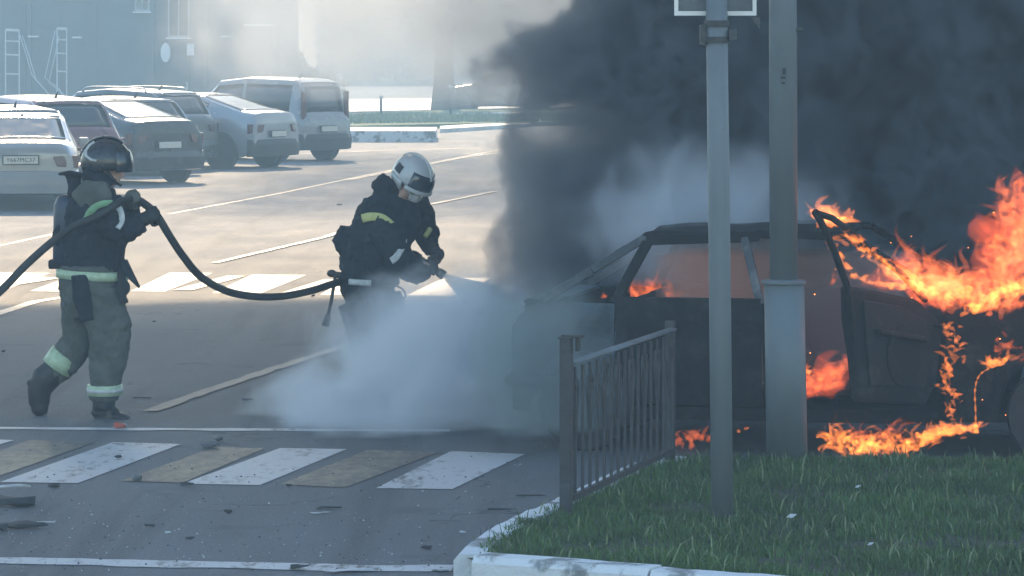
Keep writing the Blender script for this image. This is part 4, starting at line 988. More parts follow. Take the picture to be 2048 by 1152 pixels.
# ---- second firefighter, stooping over the nozzle in the steam
o2, q2, b2 = person(25.9, (760, 780), 'firefighter in white helmet stooping to aim the hose nozzle at the car')
q = q2
m = MB()
m.tube([q(738, 610), q(742, 550), q(762, 470), q(788, 400)], [(0.13, 0.15), (0.12, 0.14), (0.13, 0.17), (0.08, 0.14)], 18)
m.tube([q(792, 402), q(822, 366)], [0.062, 0.055], 12)
f2 = Vector((0.66, -0.52, -0.53)).normalized(); up2 = Vector((0.42, -0.28, 0.86)); up2 = (up2 - f2 * up2.dot(f2)).normalized()
head(m, q(832, 362), 0.095, f2, up2)
m.tube([q(722, 620, -.09), q(742, 700, -.13), q(750, 770, -.05)], [0.085, 0.062, 0.045], 12); m.tube([q(756, 618, .09), q(792, 700, .02), q(800, 770, .1)], [0.085, 0.062, 0.045], 12)
m.tube([q(752, 425, -.18), q(806, 520, -.27), q(862, 532, -.14)], [0.05, 0.043, 0.034], 10); m.tube([q(828, 415, .16), q(862, 470, .12), q(872, 505, -.02)], [0.05, 0.043, 0.034], 10)
grow(o2, m, M['skin'], vox=0.012, smooth=4)
m = MB()
m.tube([q(742, 515), q(736, 565), q(740, 620)], [(0.215, 0.20), (0.225, 0.20), (0.20, 0.17)], 20)
m.tube([q(718, 600, -.09), q(738, 680, -.13), q(748, 735, -.09), q(752, 778, -.05)], [(0.135, 0.15), (0.115, 0.135), (0.10, 0.11), (0.095, 0.10)], 16)
m.tube([q(762, 600, .09), q(790, 670, .04), q(798, 730, .08), q(802, 778, .1)], [(0.13, 0.15), (0.115, 0.135), (0.10, 0.11), (0.09, 0.10)], 16)
organic('trousers', m, M['navy'], o2, vox=0.011, smooth=5, disp=0.05, size=0.13, disp2=0.02, size2=0.04)
for (ax_, d_) in ((752, -.05), (802, .1)):
    m = MB(); m.tube([q(ax_, 762, d_), q(ax_ + 2, 775, d_)], [0.085, 0.08], 14); m.tube([q(ax_ - 4, 778, d_), q(ax_ + 20, 780, d_ - .05), q(ax_ + 42, 783, d_ - .09)], [(0.05, 0.04), (0.052, 0.036), (0.035, 0.026)], 12)
    organic('boot', m, M['boot'], o2, vox=0.01, smooth=3)
m = MB()
m.tube([q(738, 548), q(744, 510), q(768, 460), q(784, 420), q(794, 392)], [(0.215, 0.21), (0.235, 0.22), (0.235, 0.23), (0.205, 0.22), (0.12, 0.15)], 24)
m.tube([q(688, 518), q(716, 500), q(730, 470)], [(0.05, 0.16), (0.10, 0.2), (0.1, 0.2)], 14)
m.tube([q(755, 425, -.17), q(786, 480, -.27), q(815, 530, -.27), q(838, 545, -.2), q(858, 538, -.15)], [(0.115, 0.115), (0.11, 0.11), (0.10, 0.10), (0.08, 0.08), (0.06, 0.055)], 16)
m.tube([q(825, 410, .14), q(845, 445, .17), q(856, 480, .1), q(868, 500, .0)], [(0.10, 0.11), (0.095, 0.1), (0.075, 0.08), (0.055, 0.055)], 16)
m.tube([q(768, 390), q(778, 372), q(786, 362)], [(0.10, 0.12), (0.10, 0.115), (0.07, 0.10)], 16)
organic('jacket', m, M['navy'], o2, vox=0.011, smooth=4, disp=0.06, size=0.11, disp2=0.022, size2=0.035)
ringband('belt', q(737, 565), q(738, 552), 0.222, 0.215, M['navy'], o2, flat=(1, 0, 0))
m = MB(); m.tube(spline([q(700, 560, -.2), q(720, 561, -.232), q(745, 562, -.235)], 4), [(0.007, 0.022)] * 9, 8, flat=(0, 1, 0)); m.build('belt_patch', M['bandw'], o2, smooth=True)
m = MB(); m.tube(spline([q(727, 434, -.245), q(745, 430, -.285), q(768, 433, -.30), q(788, 449, -.29)], 5), [(0.006, 0.032)] * 16, 8, flat=(0, 1, 0)); m.build('sleeve_band', M['bandy'], o2, smooth=True)
m = MB(); m.tube(spline([q(810, 474, -.28), q(806, 490, -.36), q(796, 508, -.385), q(786, 516, -.37)], 5), [(0.006, 0.026)] * 16, 8, flat=(0, 1, 0)); m.build('cuff_band', M['bandw'], o2, smooth=True)
m = MB(); m.tube([q(860, 458, .03), q(850, 474, .0)], [(0.03, 0.02), (0.03, 0.02)], 8); m.build('sleeve_band', M['bandy'], o2, smooth=True)
# belt tool and loop
m = MB(); m.ball(q(664, 546, -.05), (0.035, 0.03, 0.028), 10, 8); m.tube([q(668, 548, -.05), q(690, 551, -.05)], 0.024, 10); m.tube([q(672, 550, -.08), q(664, 600, -.1), q(657, 632, -.1)], 0.013, 10); m.tube([q(658, 628, -.1), q(652, 650, -.1)], [0.022, 0.03], 10); m.build('belt_tool', M['plastic'], o2, smooth=True)
m = MB(); m.tube(spline([q(792, 568, -.16), q(806, 574, -.2), q(813, 588, -.2), q(806, 597, -.18)], 5), 0.007, 8); m.build('cord_loop', M['plastic'], o2, smooth=True)
# white helmet, tilted forward
hr2 = Matrix((up2.cross(f2).normalized() * -1, f2, up2)).transposed()        # x side, y face, z up
if hr2.determinant() < 0: hr2 = Matrix((up2.cross(f2).normalized(), f2, up2)).transposed()
hc2 = q(826, 352)
def loc2(v): return hc2 + hr2 @ Vector(v)
m = MB(); m.ball((0, 0, 0), (0.142, 0.165, 0.155), 30, 22); m.v = [Vector((v.x, v.y, max(v.z, -0.035 - 0.26 * max(0, -v.y)))) for v in m.v]; m.v = [loc2(v) for v in m.v]; m.build('helmet', M['helm_w'], o2, smooth=True)
m = MB(); m.tube([loc2((0, 0.17 * math.cos(a), 0.158 * math.sin(a))) for a in [0.35 + k * 2.3 / 12 for k in range(13)]], [(0.014, 0.010)] * 13, 8); m.build('helmet_ridge', M['helm_w'], o2, smooth=True)
def hb(name, pts, r, mat):
    m = MB(); m.tube([loc2((0.142 * k * math.cos(el) * math.sin(az), 0.165 * k * math.cos(el) * math.cos(az), 0.155 * k * math.sin(el))) for az, el, k in pts], [r] * len(pts), 8); return m.build(name, mat, o2, smooth=True)
sx = 1 if (hr2 @ Vector((1, 0, 0))).y < 0 else -1
def vis(name, az0, az1, e0, e1, k0, k1, mat, th=0.005):
    vs = []; fs = []
    for i in range(15):
        for j in range(6):
            az = R(az0) + R(az1 - az0) * i / 14; el = R(e0) + R(e1 - e0) * j / 5; k = k0 + (k1 - k0) * j / 5
            vs.append(loc2((0.142 * k * math.cos(el) * math.sin(az), 0.165 * k * math.cos(el) * math.cos(az), 0.155 * k * math.sin(el))))
    for i in range(14):
        for j in range(5): a = i * 6 + j; fs.append((a, a + 6, a + 7, a + 1))
    m = MB(); m.add(vs, fs); o = m.build(name, mat, o2, smooth=True); z = o.modifiers.new('t', 'SOLIDIFY'); z.thickness = th; return o
vis('visor', -62, 62, -10, 30, 1.10, 1.03, M['visor'])
vis('visor_rim', -66, 66, -17, -9, 1.20, 1.12, M['helm_w'], 0.008)
vis('ear_guard', sx * 78, sx * 128, -62, -8, 0.86, 1.0, M['helm_w'], 0.012); vis('ear_guard', -sx * 78, -sx * 128, -62, -8, 0.86, 1.0, M['helm_w'], 0.012)
vis('badge', sx * 96, sx * 122, 2, 24, 1.03, 1.025, M['plastic'], 0.004)
m = MB(); m.ball(loc2((0, 0.10, -0.115)), (0.05, 0.05, 0.045), 12, 10); m.tube([loc2((sx * 0.10, 0.02, -0.04)), loc2((sx * 0.07, 0.09, -0.09)), loc2((0.0, 0.14, -0.115))], 0.009, 8); organic('breathing_mask', m, M['helm_w'], o2, vox=0.006, smooth=2)
m = MB(); m.tube([loc2((0, -0.10, -0.03)), loc2((0, -0.09, -0.10)), loc2((0, -0.06, -0.15))], [(0.11, 0.04), (0.11, 0.06), (0.10, 0.07)], 14); organic('neck_guard', m, M['navy'], o2, vox=0.009, smooth=3)
n0, n1_ = q(846, 520, -.10), q(886, 547, -.14); nax = (n1_ - n0).normalized()
m = MB(); hand(m, q(864, 532, -.12), nax, Vector((-0.2, -0.8, 0.3)), 0.026, 1.1); m.tube([q(862, 533, -.15), q(846, 540, -.17)], [0.036, 0.05], 12); organic('glove', m, M['glove'], o2, vox=0.0055, smooth=2)
m = MB(); hand(m, q(874, 508, -.09), Vector((0.5, -0.1, 0.8)), Vector((0.5, 0.4, 0.4)), 0.018, 1.0); m.tube([q(874, 504, -.07), q(866, 492, -.03)], [0.034, 0.045], 12); organic('glove', m, M['glove'], o2, vox=0.0055, smooth=2)
# nozzle: a thing the man holds
nz = empty('hose_nozzle', b2 + q(866, 533, -.12)); tag(nz, 'metal hose nozzle with a red trigger in the gloved hands', 'nozzle')
ni = -(q(866, 533, -.12))
m = MB(); m.tube([q(838, 514, -.10), q(856, 526, -.115), q(878, 541, -.135)], [0.022, 0.024, 0.024], 16); m.tube([q(876, 540, -.133), q(880, 543, -.136), q(889, 549, -.142)], [0.028, 0.034, 0.036], 18); m.v = [v + ni for v in m.v]; m.build('barrel', M['brass'], nz, smooth=True)
m = MB(); m.tube([q(868, 530, -.125), q(876, 512, -.10), q(877, 500, -.09)], [0.010, 0.012, 0.010], 10); m.v = [v + ni for v in m.v]; m.build('shutoff_handle', M['tail'], nz, smooth=True)
# the hose, one continuous run through both men's hands
def wq(px, py, Y): return W(px, py, Y=Y)
HP = [(-140, 700, 23.2), (-60, 628, 23.4), (0, 583, 23.55), (52, 530, 23.64), (104, 484, 23.68), (150, 452, 23.68), (200, 430, 23.66), (240, 404, 23.72), (270, 399, 23.9), (292, 410, 23.85), (314, 431, 23.78), (338, 470, 23.85), (366, 512, 24.0), (400, 552, 24.25),
      (448, 580, 24.6), (500, 592, 24.9), (560, 593, 25.2), (620, 582, 25.45), (668, 567, 25.75), (705, 558, 26.1), (750, 548, 26.22), (800, 520, 26.1), (824, 508, 25.92), (838, 514, 25.8)]
m = MB(); pts = spline([wq(*p) for p in HP], 8); m.tube(pts, 0.0265, 14)
hs = m.build('fire_hose', M['hose'], smooth=True); tag(hs, 'black rubber hose looping between the two firefighters', 'hose')
# ------------------------------------------------------------------ steam, spray, thinner smokes
def ell(x, y, z, c, r):
    a = (x - c[0]) / r[0]; b_ = (y - c[1]) / r[1]; d = (z - c[2]) / r[2]
    return E.op('SQRT', a * a + b_ * b_ + d * d)
def steam_dens():
    x, y, z = xyz(); n = noise(1.9, 5, 0.55, dist=0.4)
    e = emin(ell(x, y, z, (-0.38, 24.2, 0.05), (0.90, 1.6, 0.88)), ell(x, y, z, (-0.85, 23.9, -0.05), (0.95, 1.4, 0.46)))
    return smooth(1.12 - e + (n - 0.5) * 1.5, 0.0, 0.75) * 4.8
st = closed_box('steam_cloud', (-1.95, 22.45, 0.02), (0.55, 25.9, 1.15), volmat('white_steam', steam_dens, (0.93, 0.96, 1.0), 0.0, step=0.55))
tag(st, 'bank of pale blue-white steam on the ground in front of the burning car', 'steam', kind='stuff')
def wisp_dens():
    x, y, z = xyz(); n = noise(2.6, 5, 0.6, dist=1.0, sc3=(1, 1, 0.7))
    e = ell(x, y, z, (1.25, 23.0, 1.35), (0.95, 0.8, 0.55)); return smooth(1.0 - e + (n - 0.52) * 1.8, 0.0, 0.6) * 1.7
ws = closed_box('steam_wisps', (0.25, 22.35, 0.95), (2.35, 23.9, 2.15), volmat('steam_wisps', wisp_dens, (0.85, 0.92, 1.0), 0.2, step=0.55))
tag(ws, 'thin pale steam curling off the burnt car roof', 'steam', kind='stuff')
def tail_dens():
    x, y, z = xyz(); n = noise(2.2, 5, 0.6, dist=0.8)
    e = ell(x, y, z, (0.20, 21.9, 0.45), (0.55, 0.9, 0.75)); return smooth(1.0 - e + (n - 0.5) * 1.2, 0.0, 0.7) * 3.2
ts = closed_box('smoke_veil', (-0.6, 20.7, 0.16), (1.1, 22.9, 1.5), volmat('grey_green_smoke', tail_dens, (0.42, 0.50, 0.52), 0.1, step=0.55))
tag(ts, 'grey-green smoke rolling round the tail of the burning car', 'smoke', kind='stuff')
def back_dens():
    x, y, z = xyz(); n = noise(0.42, 5, 0.6, dist=0.8, sc3=(1, 0.4, 1.2))
    g = smooth(z + (n - 0.5) * 4.5, 1.2, 3.2) * smooth(x + n * 3.0, -6.2, -2.5); return g * (0.03 + smooth(n, 0.40, 0.6) * 0.13)
bs = closed_box('smoke_veil', (-6.5, 62, 1.4), (8, 92, 7.0), volmat('drifting_smoke', back_dens, (0.62, 0.63, 0.63), 0.4, step=0.5))
tag(bs, 'drifting dark smoke hanging across the far end of the street', 'smoke', kind='stuff')
# smoke inside the car, the firelight on it put in as emission
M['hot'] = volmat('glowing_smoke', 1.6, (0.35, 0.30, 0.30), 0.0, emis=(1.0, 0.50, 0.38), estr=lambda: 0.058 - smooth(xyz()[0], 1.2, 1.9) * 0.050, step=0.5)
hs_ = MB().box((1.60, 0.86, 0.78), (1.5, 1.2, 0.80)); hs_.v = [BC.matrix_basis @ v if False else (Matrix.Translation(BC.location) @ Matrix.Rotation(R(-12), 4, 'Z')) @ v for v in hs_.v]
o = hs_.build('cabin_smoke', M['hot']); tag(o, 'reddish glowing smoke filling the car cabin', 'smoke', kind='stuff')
# water jet
a0 = b2 + q2(889, 549, -.142); a1 = W(985, 612, Y=24.2)
m = MB(); n = 12; P_ = [a0.lerp(a1, k / n) for k in range(n + 1)]
m.tube(P_, [0.022 + 0.125 * (k / n) ** 1.1 for k in range(n + 1)], 18)
sp = m.build('water_spray', volmat('water_spray', 7.0, (0.95, 0.98, 1.0), 0.3), smooth=True); tag(sp, 'cone of white water spray leaving the hose nozzle', 'water spray', kind='stuff')
def jet_streaks():
    m = MB(); rs = random.Random(5)
    ax = (a1 - a0).normalized(); u = ax.orthogonal().normalized(); v = ax.cross(u)
    for _ in range(150):
        t = rs.uniform(0.02, 0.8); an = rs.uniform(0, 6.28); rr = (0.015 + 0.115 * t) * rs.uniform(0, 0.95)
        p = a0.lerp(a1, t) + (u * math.cos(an) + v * math.sin(an)) * rr; d = (p - (a0 - ax * 0.12)).normalized()
        m.tube([p, p + d * rs.uniform(0.012, 0.05)], [0.0022, 0.0012], 4)
    return m
M['water'] = pbr('water_drops', (0.75, 0.80, 0.84), 0.2, scale=10, var=0.05)
o = jet_streaks().build('water_drops', M['water'], fixn=False); tag(o, 'fast water drops inside the white spray cone', 'water spray', kind='stuff')

# ------------------------------------------------------------------ flames
M['flame'] = volmat('flame', 0.0, (0, 0, 0), 0.0, emis=(1.0, 0.235, 0.04), estr=11.5)
M['flame_thin'] = volmat('thin_flame', 0.0, (0, 0, 0), 0.0, emis=(1.0, 0.175, 0.045), estr=5.2)
M['flame_hot'] = volmat('hot_flame', 0.0, (0, 0, 0), 0.0, emis=(1.0, 0.27, 0.04), estr=20.0)
def tongues(m, base, count, length, r, depth, rs, lean=0.0, spread=0.02, curl=0.5, down=0.0):
    """curling tapered tongues rooted along a line of (px, py, Y)"""
    B_ = [W(x, y, Y=Y) for x, y, Y in base]; seg = [(c - a).length for a, c in zip(B_, B_[1:])]; tot = sum(seg)
    for _ in range(count):
        t = rs.uniform(0, tot); k = 0
        while k < len(seg) - 1 and t > seg[k]: t -= seg[k]; k += 1
        p = B_[k].lerp(B_[k + 1], min(1, t / max(1e-6, seg[k]))) + Vector((rs.gauss(0, spread), rs.uniform(-depth, depth), rs.gauss(0, spread)))
        L = length * rs.uniform(0.35, 1.25); n = 9; pts = []; ph = rs.uniform(0, 100); rad = []
        r0 = r * rs.uniform(0.5, 1.2); w = rs.uniform(0.7, 1.2)
        d = Vector((lean + rs.gauss(0, 0.30), rs.gauss(0, 0.2), 1)).normalized()
        for i in range(n + 1):
            f = i / n; pts.append(p.copy())
            sw = Vector((mnoise.noise(Vector((p.x * 9, p.z * 9, ph))), mnoise.noise(Vector((p.z * 9, ph, p.x * 7))) * 0.6, 0.3 * mnoise.noise(Vector((ph, p.x * 8, p.z * 8)))))
            d = (d + sw * curl * 1.5).normalized(); p = p + d * (L / n)
            rr = r0 * (math.sin(math.pi * min(1, f * 1.0 + 0.12)) ** 0.8) * (1 - f * 0.45); rad.append((max(0.0016, rr * 0.55), max(0.0016, rr)))
        m.tube(pts, rad, 7)
def flames(name, label, base, count, length, r, depth, mat, seed, parent=None, vox=0.0062, **k):
    rs = random.Random(seed); m = MB()
    for b_ in (base if isinstance(base[0], list) else [base]): tongues(m, b_, count, length, r, depth, rs, **k)
    o = mesh_obj(name, m.v, m.f, mat)
    bm = bmesh.new(); bm.from_mesh(o.data); bmesh.ops.recalc_face_normals(bm, faces=bm.faces); bm.to_mesh(o.data); bm.free()
    remesh(o, vox=vox, smooth=1); tag(o, label, 'fire', 'flames on and around the burning car', kind='stuff'); return o
FY = 21.2
flames('flames', 'tall column of flame rising at the right edge behind the car bonnet', [(1990, 600, FY), (2015, 540, FY), (2030, 470, FY), (2040, 420, FY), (2080, 400, FY)], 300, 0.26, 0.024, 0.18, M['flame_thin'], 1, lean=0.0, spread=0.06, curl=1.2)
flames('flames', 'low bright flames where the tall column meets the bonnet', [(1935, 628, FY), (1965, 615, FY), (2010, 590, FY), (2060, 580, FY)], 70, 0.13, 0.026, 0.10, M['flame'], 2, lean=0.2, spread=0.02, curl=0.8)
flames('flames', 'rounded mass of flame over the door top left of the tall column', [(1820, 560, 21.0), (1850, 588, 21.0), (1890, 596, 21.05), (1935, 590, 21.1)], 230, 0.36, 0.023, 0.12, M['flame_thin'], 3, lean=-0.2, spread=0.03, curl=1.2)
flames('flames', 'yellow fire bed under the rounded flame mass', [(1790, 548, 21.0), (1850, 590, 21.0), (1900, 598, 21.05), (1938, 590, 21.1)], 55, 0.09, 0.024, 0.05, M['flame'], 4, lean=0.2, spread=0.012, curl=0.8)
flames('flames', 'flames on the top corner of the open door', [(1632, 428, 20.6), (1655, 452, 20.6), (1690, 445, 20.64)], 70, 0.16, 0.022, 0.04, M['flame'], 5, lean=0.1, spread=0.012, curl=1.1)
flames('flames', 'chain of flames down the sloping window frame of the open door', [(1688, 470, 20.62), (1740, 512, 20.7), (1790, 548, 20.8), (1825, 570, 20.86)], 110, 0.085, 0.017, 0.04, M['flame'], 6, lean=0.0, spread=0.014, curl=1.3)
flames('flames', 'band of flames along the sill of the door window', [(1662, 480, 20.6), (1686, 530, 20.6), (1712, 558, 20.62), (1760, 572, 20.70), (1812, 580, 20.78)], 110, 0.075, 0.016, 0.03, M['flame'], 7, lean=-0.3, spread=0.010, curl=1.0)
flames('flames', 'thin flames licking the latch edge of the open door', [(1660, 575, 20.66), (1672, 560, 20.66), (1664, 545, 20.66)], 14, 0.07, 0.014, 0.02, M['flame_thin'], 8, spread=0.008)
flames('flames', 'flames inside the car between the lamp pole and the open door', [(1590, 785, 21.45), (1640, 785, 21.45), (1680, 745, 21.45)], 62, 0.20, 0.022, 0.15, M['flame_thin'], 9, lean=-0.25, spread=0.03, curl=0.9)
flames('flames', 'bright flame edge low beside the lamp pole inside the car', [(1598, 785, 21.4), (1610, 740, 21.4), (1640, 770, 21.4), (1665, 760, 21.4)], 26, 0.10, 0.014, 0.05, M['flame'], 10, lean=-0.1, spread=0.012, curl=1.0)
flames('flames', 'bed of fire burning along the kerb under the open door', [(1650, 885, 20.72), (1690, 902, 20.66), (1800, 903, 20.64), (1840, 895, 20.66)], 190, 0.22, 0.015, 0.12, M['flame'], 11, lean=-0.1, spread=0.03, curl=1.5)
flames('flames', 'fire running right from the fire bed toward the front wheel', [(1830, 892, 20.66), (1880, 870, 20.7), (1950, 862, 20.75)], 110, 0.12, 0.018, 0.05, M['flame'], 12, lean=0.25, spread=0.014, curl=1.1)
flames('flames', 'broken flames climbing the hinge side of the open door', [(1898, 860, 20.75), (1905, 800, 20.78), (1890, 760, 20.8), (1912, 700, 20.8), (1898, 650, 20.85)], 95, 0.10, 0.015, 0.03, M['flame'], 13, lean=0.0, spread=0.02, curl=1.4)
flames('flames', 'flame puff at the top of the thin burning trickle', [(1972, 735, 21.05), (1998, 728, 21.05), (2022, 722, 21.05)], 26, 0.10, 0.020, 0.04, M['flame'], 14, lean=0.25, spread=0.01, curl=0.9)
flames('flames', 'flames rising behind the rear door window', [(1262, 606, 22.9), (1290, 604, 22.9), (1330, 604, 22.9)], 44, 0.22, 0.024, 0.10, M['flame_thin'], 15, lean=0.25, spread=0.02, curl=0.7)
flames('flames', 'small flame on the shoulder of the tail fender', [(1202, 598, 22.2), (1216, 596, 22.2)], 8, 0.05, 0.014, 0.03, M['flame_thin'], 16, spread=0.006)
flames('flames', 'flames on the ground showing under the car beside the fence', [(1336, 884, 22.0), (1370, 888, 22.0), (1410, 880, 22.0)], 40, 0.10, 0.022, 0.12, M['flame_thin'], 17, spread=0.015)
flames('flames', 'small flame on the ground between the two poles', [(1472, 864, 21.9), (1488, 862, 21.9), (1502, 858, 21.9)], 10, 0.04, 0.012, 0.02, M['flame'], 18, lean=0.7, spread=0.005)
flames('flames', 'specks of fire seen through the guard fence', [(1170, 870, 22.0), (1200, 860, 22.0), (1220, 780, 21.9), (1255, 800, 21.9), (1322, 870, 21.9)], 12, 0.04, 0.010, 0.02, M['flame'], 19, spread=0.004)
m = MB(); m.tube([W(x, y, Y=Y_) for x, y, Y_ in spline([(1952, 866, 20.9), (1951, 820, 20.95), (1950, 780, 21.0), (1958, 752, 21.03), (1980, 736, 21.05), (2010, 728, 21.05)], 6)], [0.020, 0.016, 0.012] + [0.0055 + 0.003 * math.sin(k * 2.3) for k in range(27)] + [0.003], 8)
o = m.build('burning_trickle', M['flame_hot'], smooth=True); tag(o, 'thin burning trickle of melting plastic falling to the ground', 'fire', 'flames on and around the burning car', kind='stuff')
M['flame_soft'] = volmat('soft_flame', 0.0, (0, 0, 0), 0.0, emis=(1.0, 0.13, 0.04), estr=1.7)
flames('flames', 'soft deep orange glow of fire behind the tall flame column', [(1975, 600, 21.6), (2010, 560, 21.6), (2035, 480, 21.6), (2060, 420, 21.6)], 60, 0.34, 0.075, 0.15, M['flame_soft'], 31, spread=0.06, curl=0.9, vox=0.012)
flames('flames', 'soft deep orange glow behind the rounded flame mass', [(1790, 570, 21.6), (1850, 600, 21.6), (1900, 610, 21.6), (1950, 610, 21.6)], 60, 0.30, 0.06, 0.12, M['flame_soft'], 32, spread=0.04, curl=0.9, vox=0.012)
flames('flames', 'ragged middle flames joining the rounded mass and the tall column', [(1850, 600, FY), (1920, 615, FY), (1990, 612, FY), (2050, 605, FY)], 120, 0.20, 0.024, 0.10, M['flame_thin'], 33, lean=0.1, spread=0.03, curl=1.2)
flames('flames', 'flames round the front wheel arch at the right edge', [(1985, 700, 21.0), (2010, 690, 21.0), (2040, 720, 21.0)], 30, 0.09, 0.016, 0.03, M['flame_thin'], 34, spread=0.02, curl=1.3)
flames('flames', 'tall thin tongues at the back of the kerb fire bed', [(1690, 895, 20.9), (1760, 890, 20.9), (1830, 890, 20.9)], 42, 0.30, 0.016, 0.06, M['flame_thin'], 35, lean=0.15, spread=0.02, curl=1.5)
flames('flames', 'soft deep orange glow low between the lamp pole and the door', [(1600, 790, 21.7), (1650, 790, 21.7), (1690, 770, 21.7)], 30, 0.30, 0.06, 0.10, M['flame_soft'], 36, spread=0.04, curl=0.8, vox=0.012)
# glowing sparks
rs = random.Random(4); m = MB()
for _ in range(16):
    x, y = rs.uniform(1600, 2040), rs.uniform(380, 900); m.ball(W(x, y, Y=rs.uniform(20.8, 21.2)), rs.uniform(0.002, 0.0035), 6, 4)
for (x, y) in ((1220, 780), (1200, 855), (1120, 825)): m.ball(W(x, y, Y=22.5), 0.007, 6, 4)
def emit(name, col, st):
    m_, nt = newmat(name); b = nt.nodes['Principled BSDF']; b.inputs['Base Color'].default_value = (0.1, 0.02, 0.01, 1); b.inputs['Emission Color'].default_value = (*col, 1); b.inputs['Emission Strength'].default_value = st; return m_
M['ember'] = emit('ember', (1.0, 0.25, 0.05), 3.0)
o = m.build('sparks', M['ember'], fixn=False); tag(o, 'tiny glowing sparks scattered round the burning door', 'sparks', kind='stuff')
# ------------------------------------------------------------------ debris on the road
M['debris_d'] = pbr('scorched_scrap', (0.035, 0.038, 0.04), 0.7, scale=9, var=0.4); M['debris_m'] = pbr('grey_scrap', (0.14, 0.145, 0.15), 0.6, scale=9, var=0.5)
M['debris_w'] = pbr('pale_scrap', (0.50, 0.52, 0.53), 0.5, scale=9, var=0.35); M['debris_r'] = pbr('red_scrap', (0.45, 0.08, 0.04), 0.4, scale=14, var=0.4)
def scrap(px, py, size, mat, label, seed, name='debris', cat='debris', pts=16, rz=None):
    """crumpled convex flake"""
    rs = random.Random(seed); g = G(px, py); bm = bmesh.new()
    for _ in range(pts):
        v = Vector((rs.uniform(-1, 1), rs.uniform(-1, 1), rs.uniform(-0.9, 1))); v = v / max(1.0, v.length ** 0.5)
        bm.verts.new((v.x * size[0] / 2, v.y * size[1] / 2, max(0.0, (v.z + 1) * size[2] / 2)))
    bmesh.ops.convex_hull(bm, input=bm.verts); bmesh.ops.subdivide_edges(bm, edges=bm.edges, cuts=2, use_grid_fill=True)
    for v in bm.verts: v.co += Vector((1, 1, 0.8)) * 0.10 * min(size[0], size[1]) * mnoise.noise(v.co * (3.0 / max(size)) + Vector((seed, 0, 0)))
    for v in list(bm.verts):
        if not v.link_faces: bm.verts.remove(v)
    zz = min(v.co.z for v in bm.verts)
    for v in bm.verts: v.co.z -= zz
    bmesh.ops.recalc_face_normals(bm, faces=bm.faces); me = bpy.data.meshes.new(name); bm.to_mesh(me); bm.free(); me.materials.append(mat)
    o = link(bpy.data.objects.new(name, me)); o.location = g + Vector((0, 0, 0.005)); o.rotation_euler = (0, 0, rs.uniform(-0.4, 0.4) if rz is None else rz)
    tag(o, label, cat, 'scraps scattered over the road'); return o
D, Mm, Wt = M['debris_d'], M['debris_m'], M['debris_w']
scrap(32, 1014, (0.30, 0.16, 0.065), D, 'large dark box-like scrap at the left edge, near corner of the road', 1)
scrap(22, 1000, (0.25, 0.08, 0.02), Wt, 'pale strip lying along the large dark scrap at the left edge', 31).location.z = 0.066
scrap(45, 1058, (0.28, 0.10, 0.035), D, 'flat black scrap below the large box-like one', 2); scrap(4, 1066, (0.09, 0.08, 0.05), D, 'rounded black lump cut by the left edge of the picture', 3)
scrap(90, 1048, (0.16, 0.02, 0.015), Wt, 'thin white splinter beside the flat black scrap', 4)
scrap(418, 897, (0.11, 0.12, 0.05), Mm, 'grey lump between the first white stripe and the second', 5, cat='stone', name='stone'); scrap(437, 884, (0.10, 0.10, 0.035), Mm, 'flatter grey lump just beyond the grey lump on the crossing', 6, cat='stone', name='stone')
scrap(600, 783, (0.13, 0.12, 0.075), Wt, 'crumpled white bag on the asphalt left of the steam', 7, name='crumpled_bag', cat='bag'); scrap(495, 802, (0.09, 0.08, 0.02), D, 'dark flat scrap left of the crumpled white bag', 8)
scrap(286, 798, (0.19, 0.05, 0.012), D, 'long dark sliver right of the walking firefighter foot', 9)
scrap(272, 962, (0.075, 0.06, 0.05), Mm, 'crushed pale can on the second yellow stripe', 10, name='crushed_can', cat='can'); scrap(110, 976, (0.085, 0.06, 0.025), D, 'dark chip at the foot of the first white stripe', 11)
scrap(375, 972, (0.10, 0.06, 0.022), D, 'dark chip at the foot of the second white stripe', 12); scrap(236, 917, (0.05, 0.05, 0.02), D, 'small dark chip on the first white stripe', 13); scrap(578, 974, (0.04, 0.05, 0.02), D, 'small dark chip at the foot of the third yellow stripe', 14)
scrap(656, 1019, (0.16, 0.05, 0.016), D, 'dark sliver on open asphalt below the third yellow stripe', 15); scrap(642, 1029, (0.14, 0.035, 0.010), Wt, 'white sliver next to the dark sliver on open asphalt', 16)
scrap(455, 1030, (0.055, 0.05, 0.03), D, 'dark clod in the middle of the near asphalt', 17); scrap(300, 1054, (0.08, 0.04, 0.012), D, 'thin dark leaf-like scrap left of the dark clod', 18); scrap(380, 1080, (0.06, 0.03, 0.014), D, 'small dark scrap near the bottom edge line', 19); scrap(336, 1070, (0.035, 0.04, 0.02), Wt, 'small white fragment near the bottom edge line', 20)
scrap(598, 1140, (0.13, 0.07, 0.03), D, 'dark shard lying on the edge line at the bottom', 21); scrap(700, 1145, (0.30, 0.07, 0.010), Wt, 'pale torn sheet on the edge line at the bottom', 22); scrap(880, 1143, (0.10, 0.06, 0.012), Wt, 'pale torn corner beside the kerb end', 23)
scrap(238, 858, (0.10, 0.07, 0.045), M['debris_r'], 'red and white broken lamp piece on the stop line', 24, name='broken_lamp', cat='lamp piece'); scrap(252, 856, (0.05, 0.04, 0.035), Wt, 'white bit touching the red broken lamp piece', 25)
scrap(625, 594, (0.055, 0.05, 0.03), D, 'dark cube-like chip beneath the hose near the second firefighter', 26); scrap(8, 706, (0.04, 0.05, 0.03), D, 'dark pebble at the left edge behind the walking firefighter', 27); scrap(308, 645, (0.035, 0.03, 0.015), D, 'tiny dark chip right of the walking firefighter hip', 28)
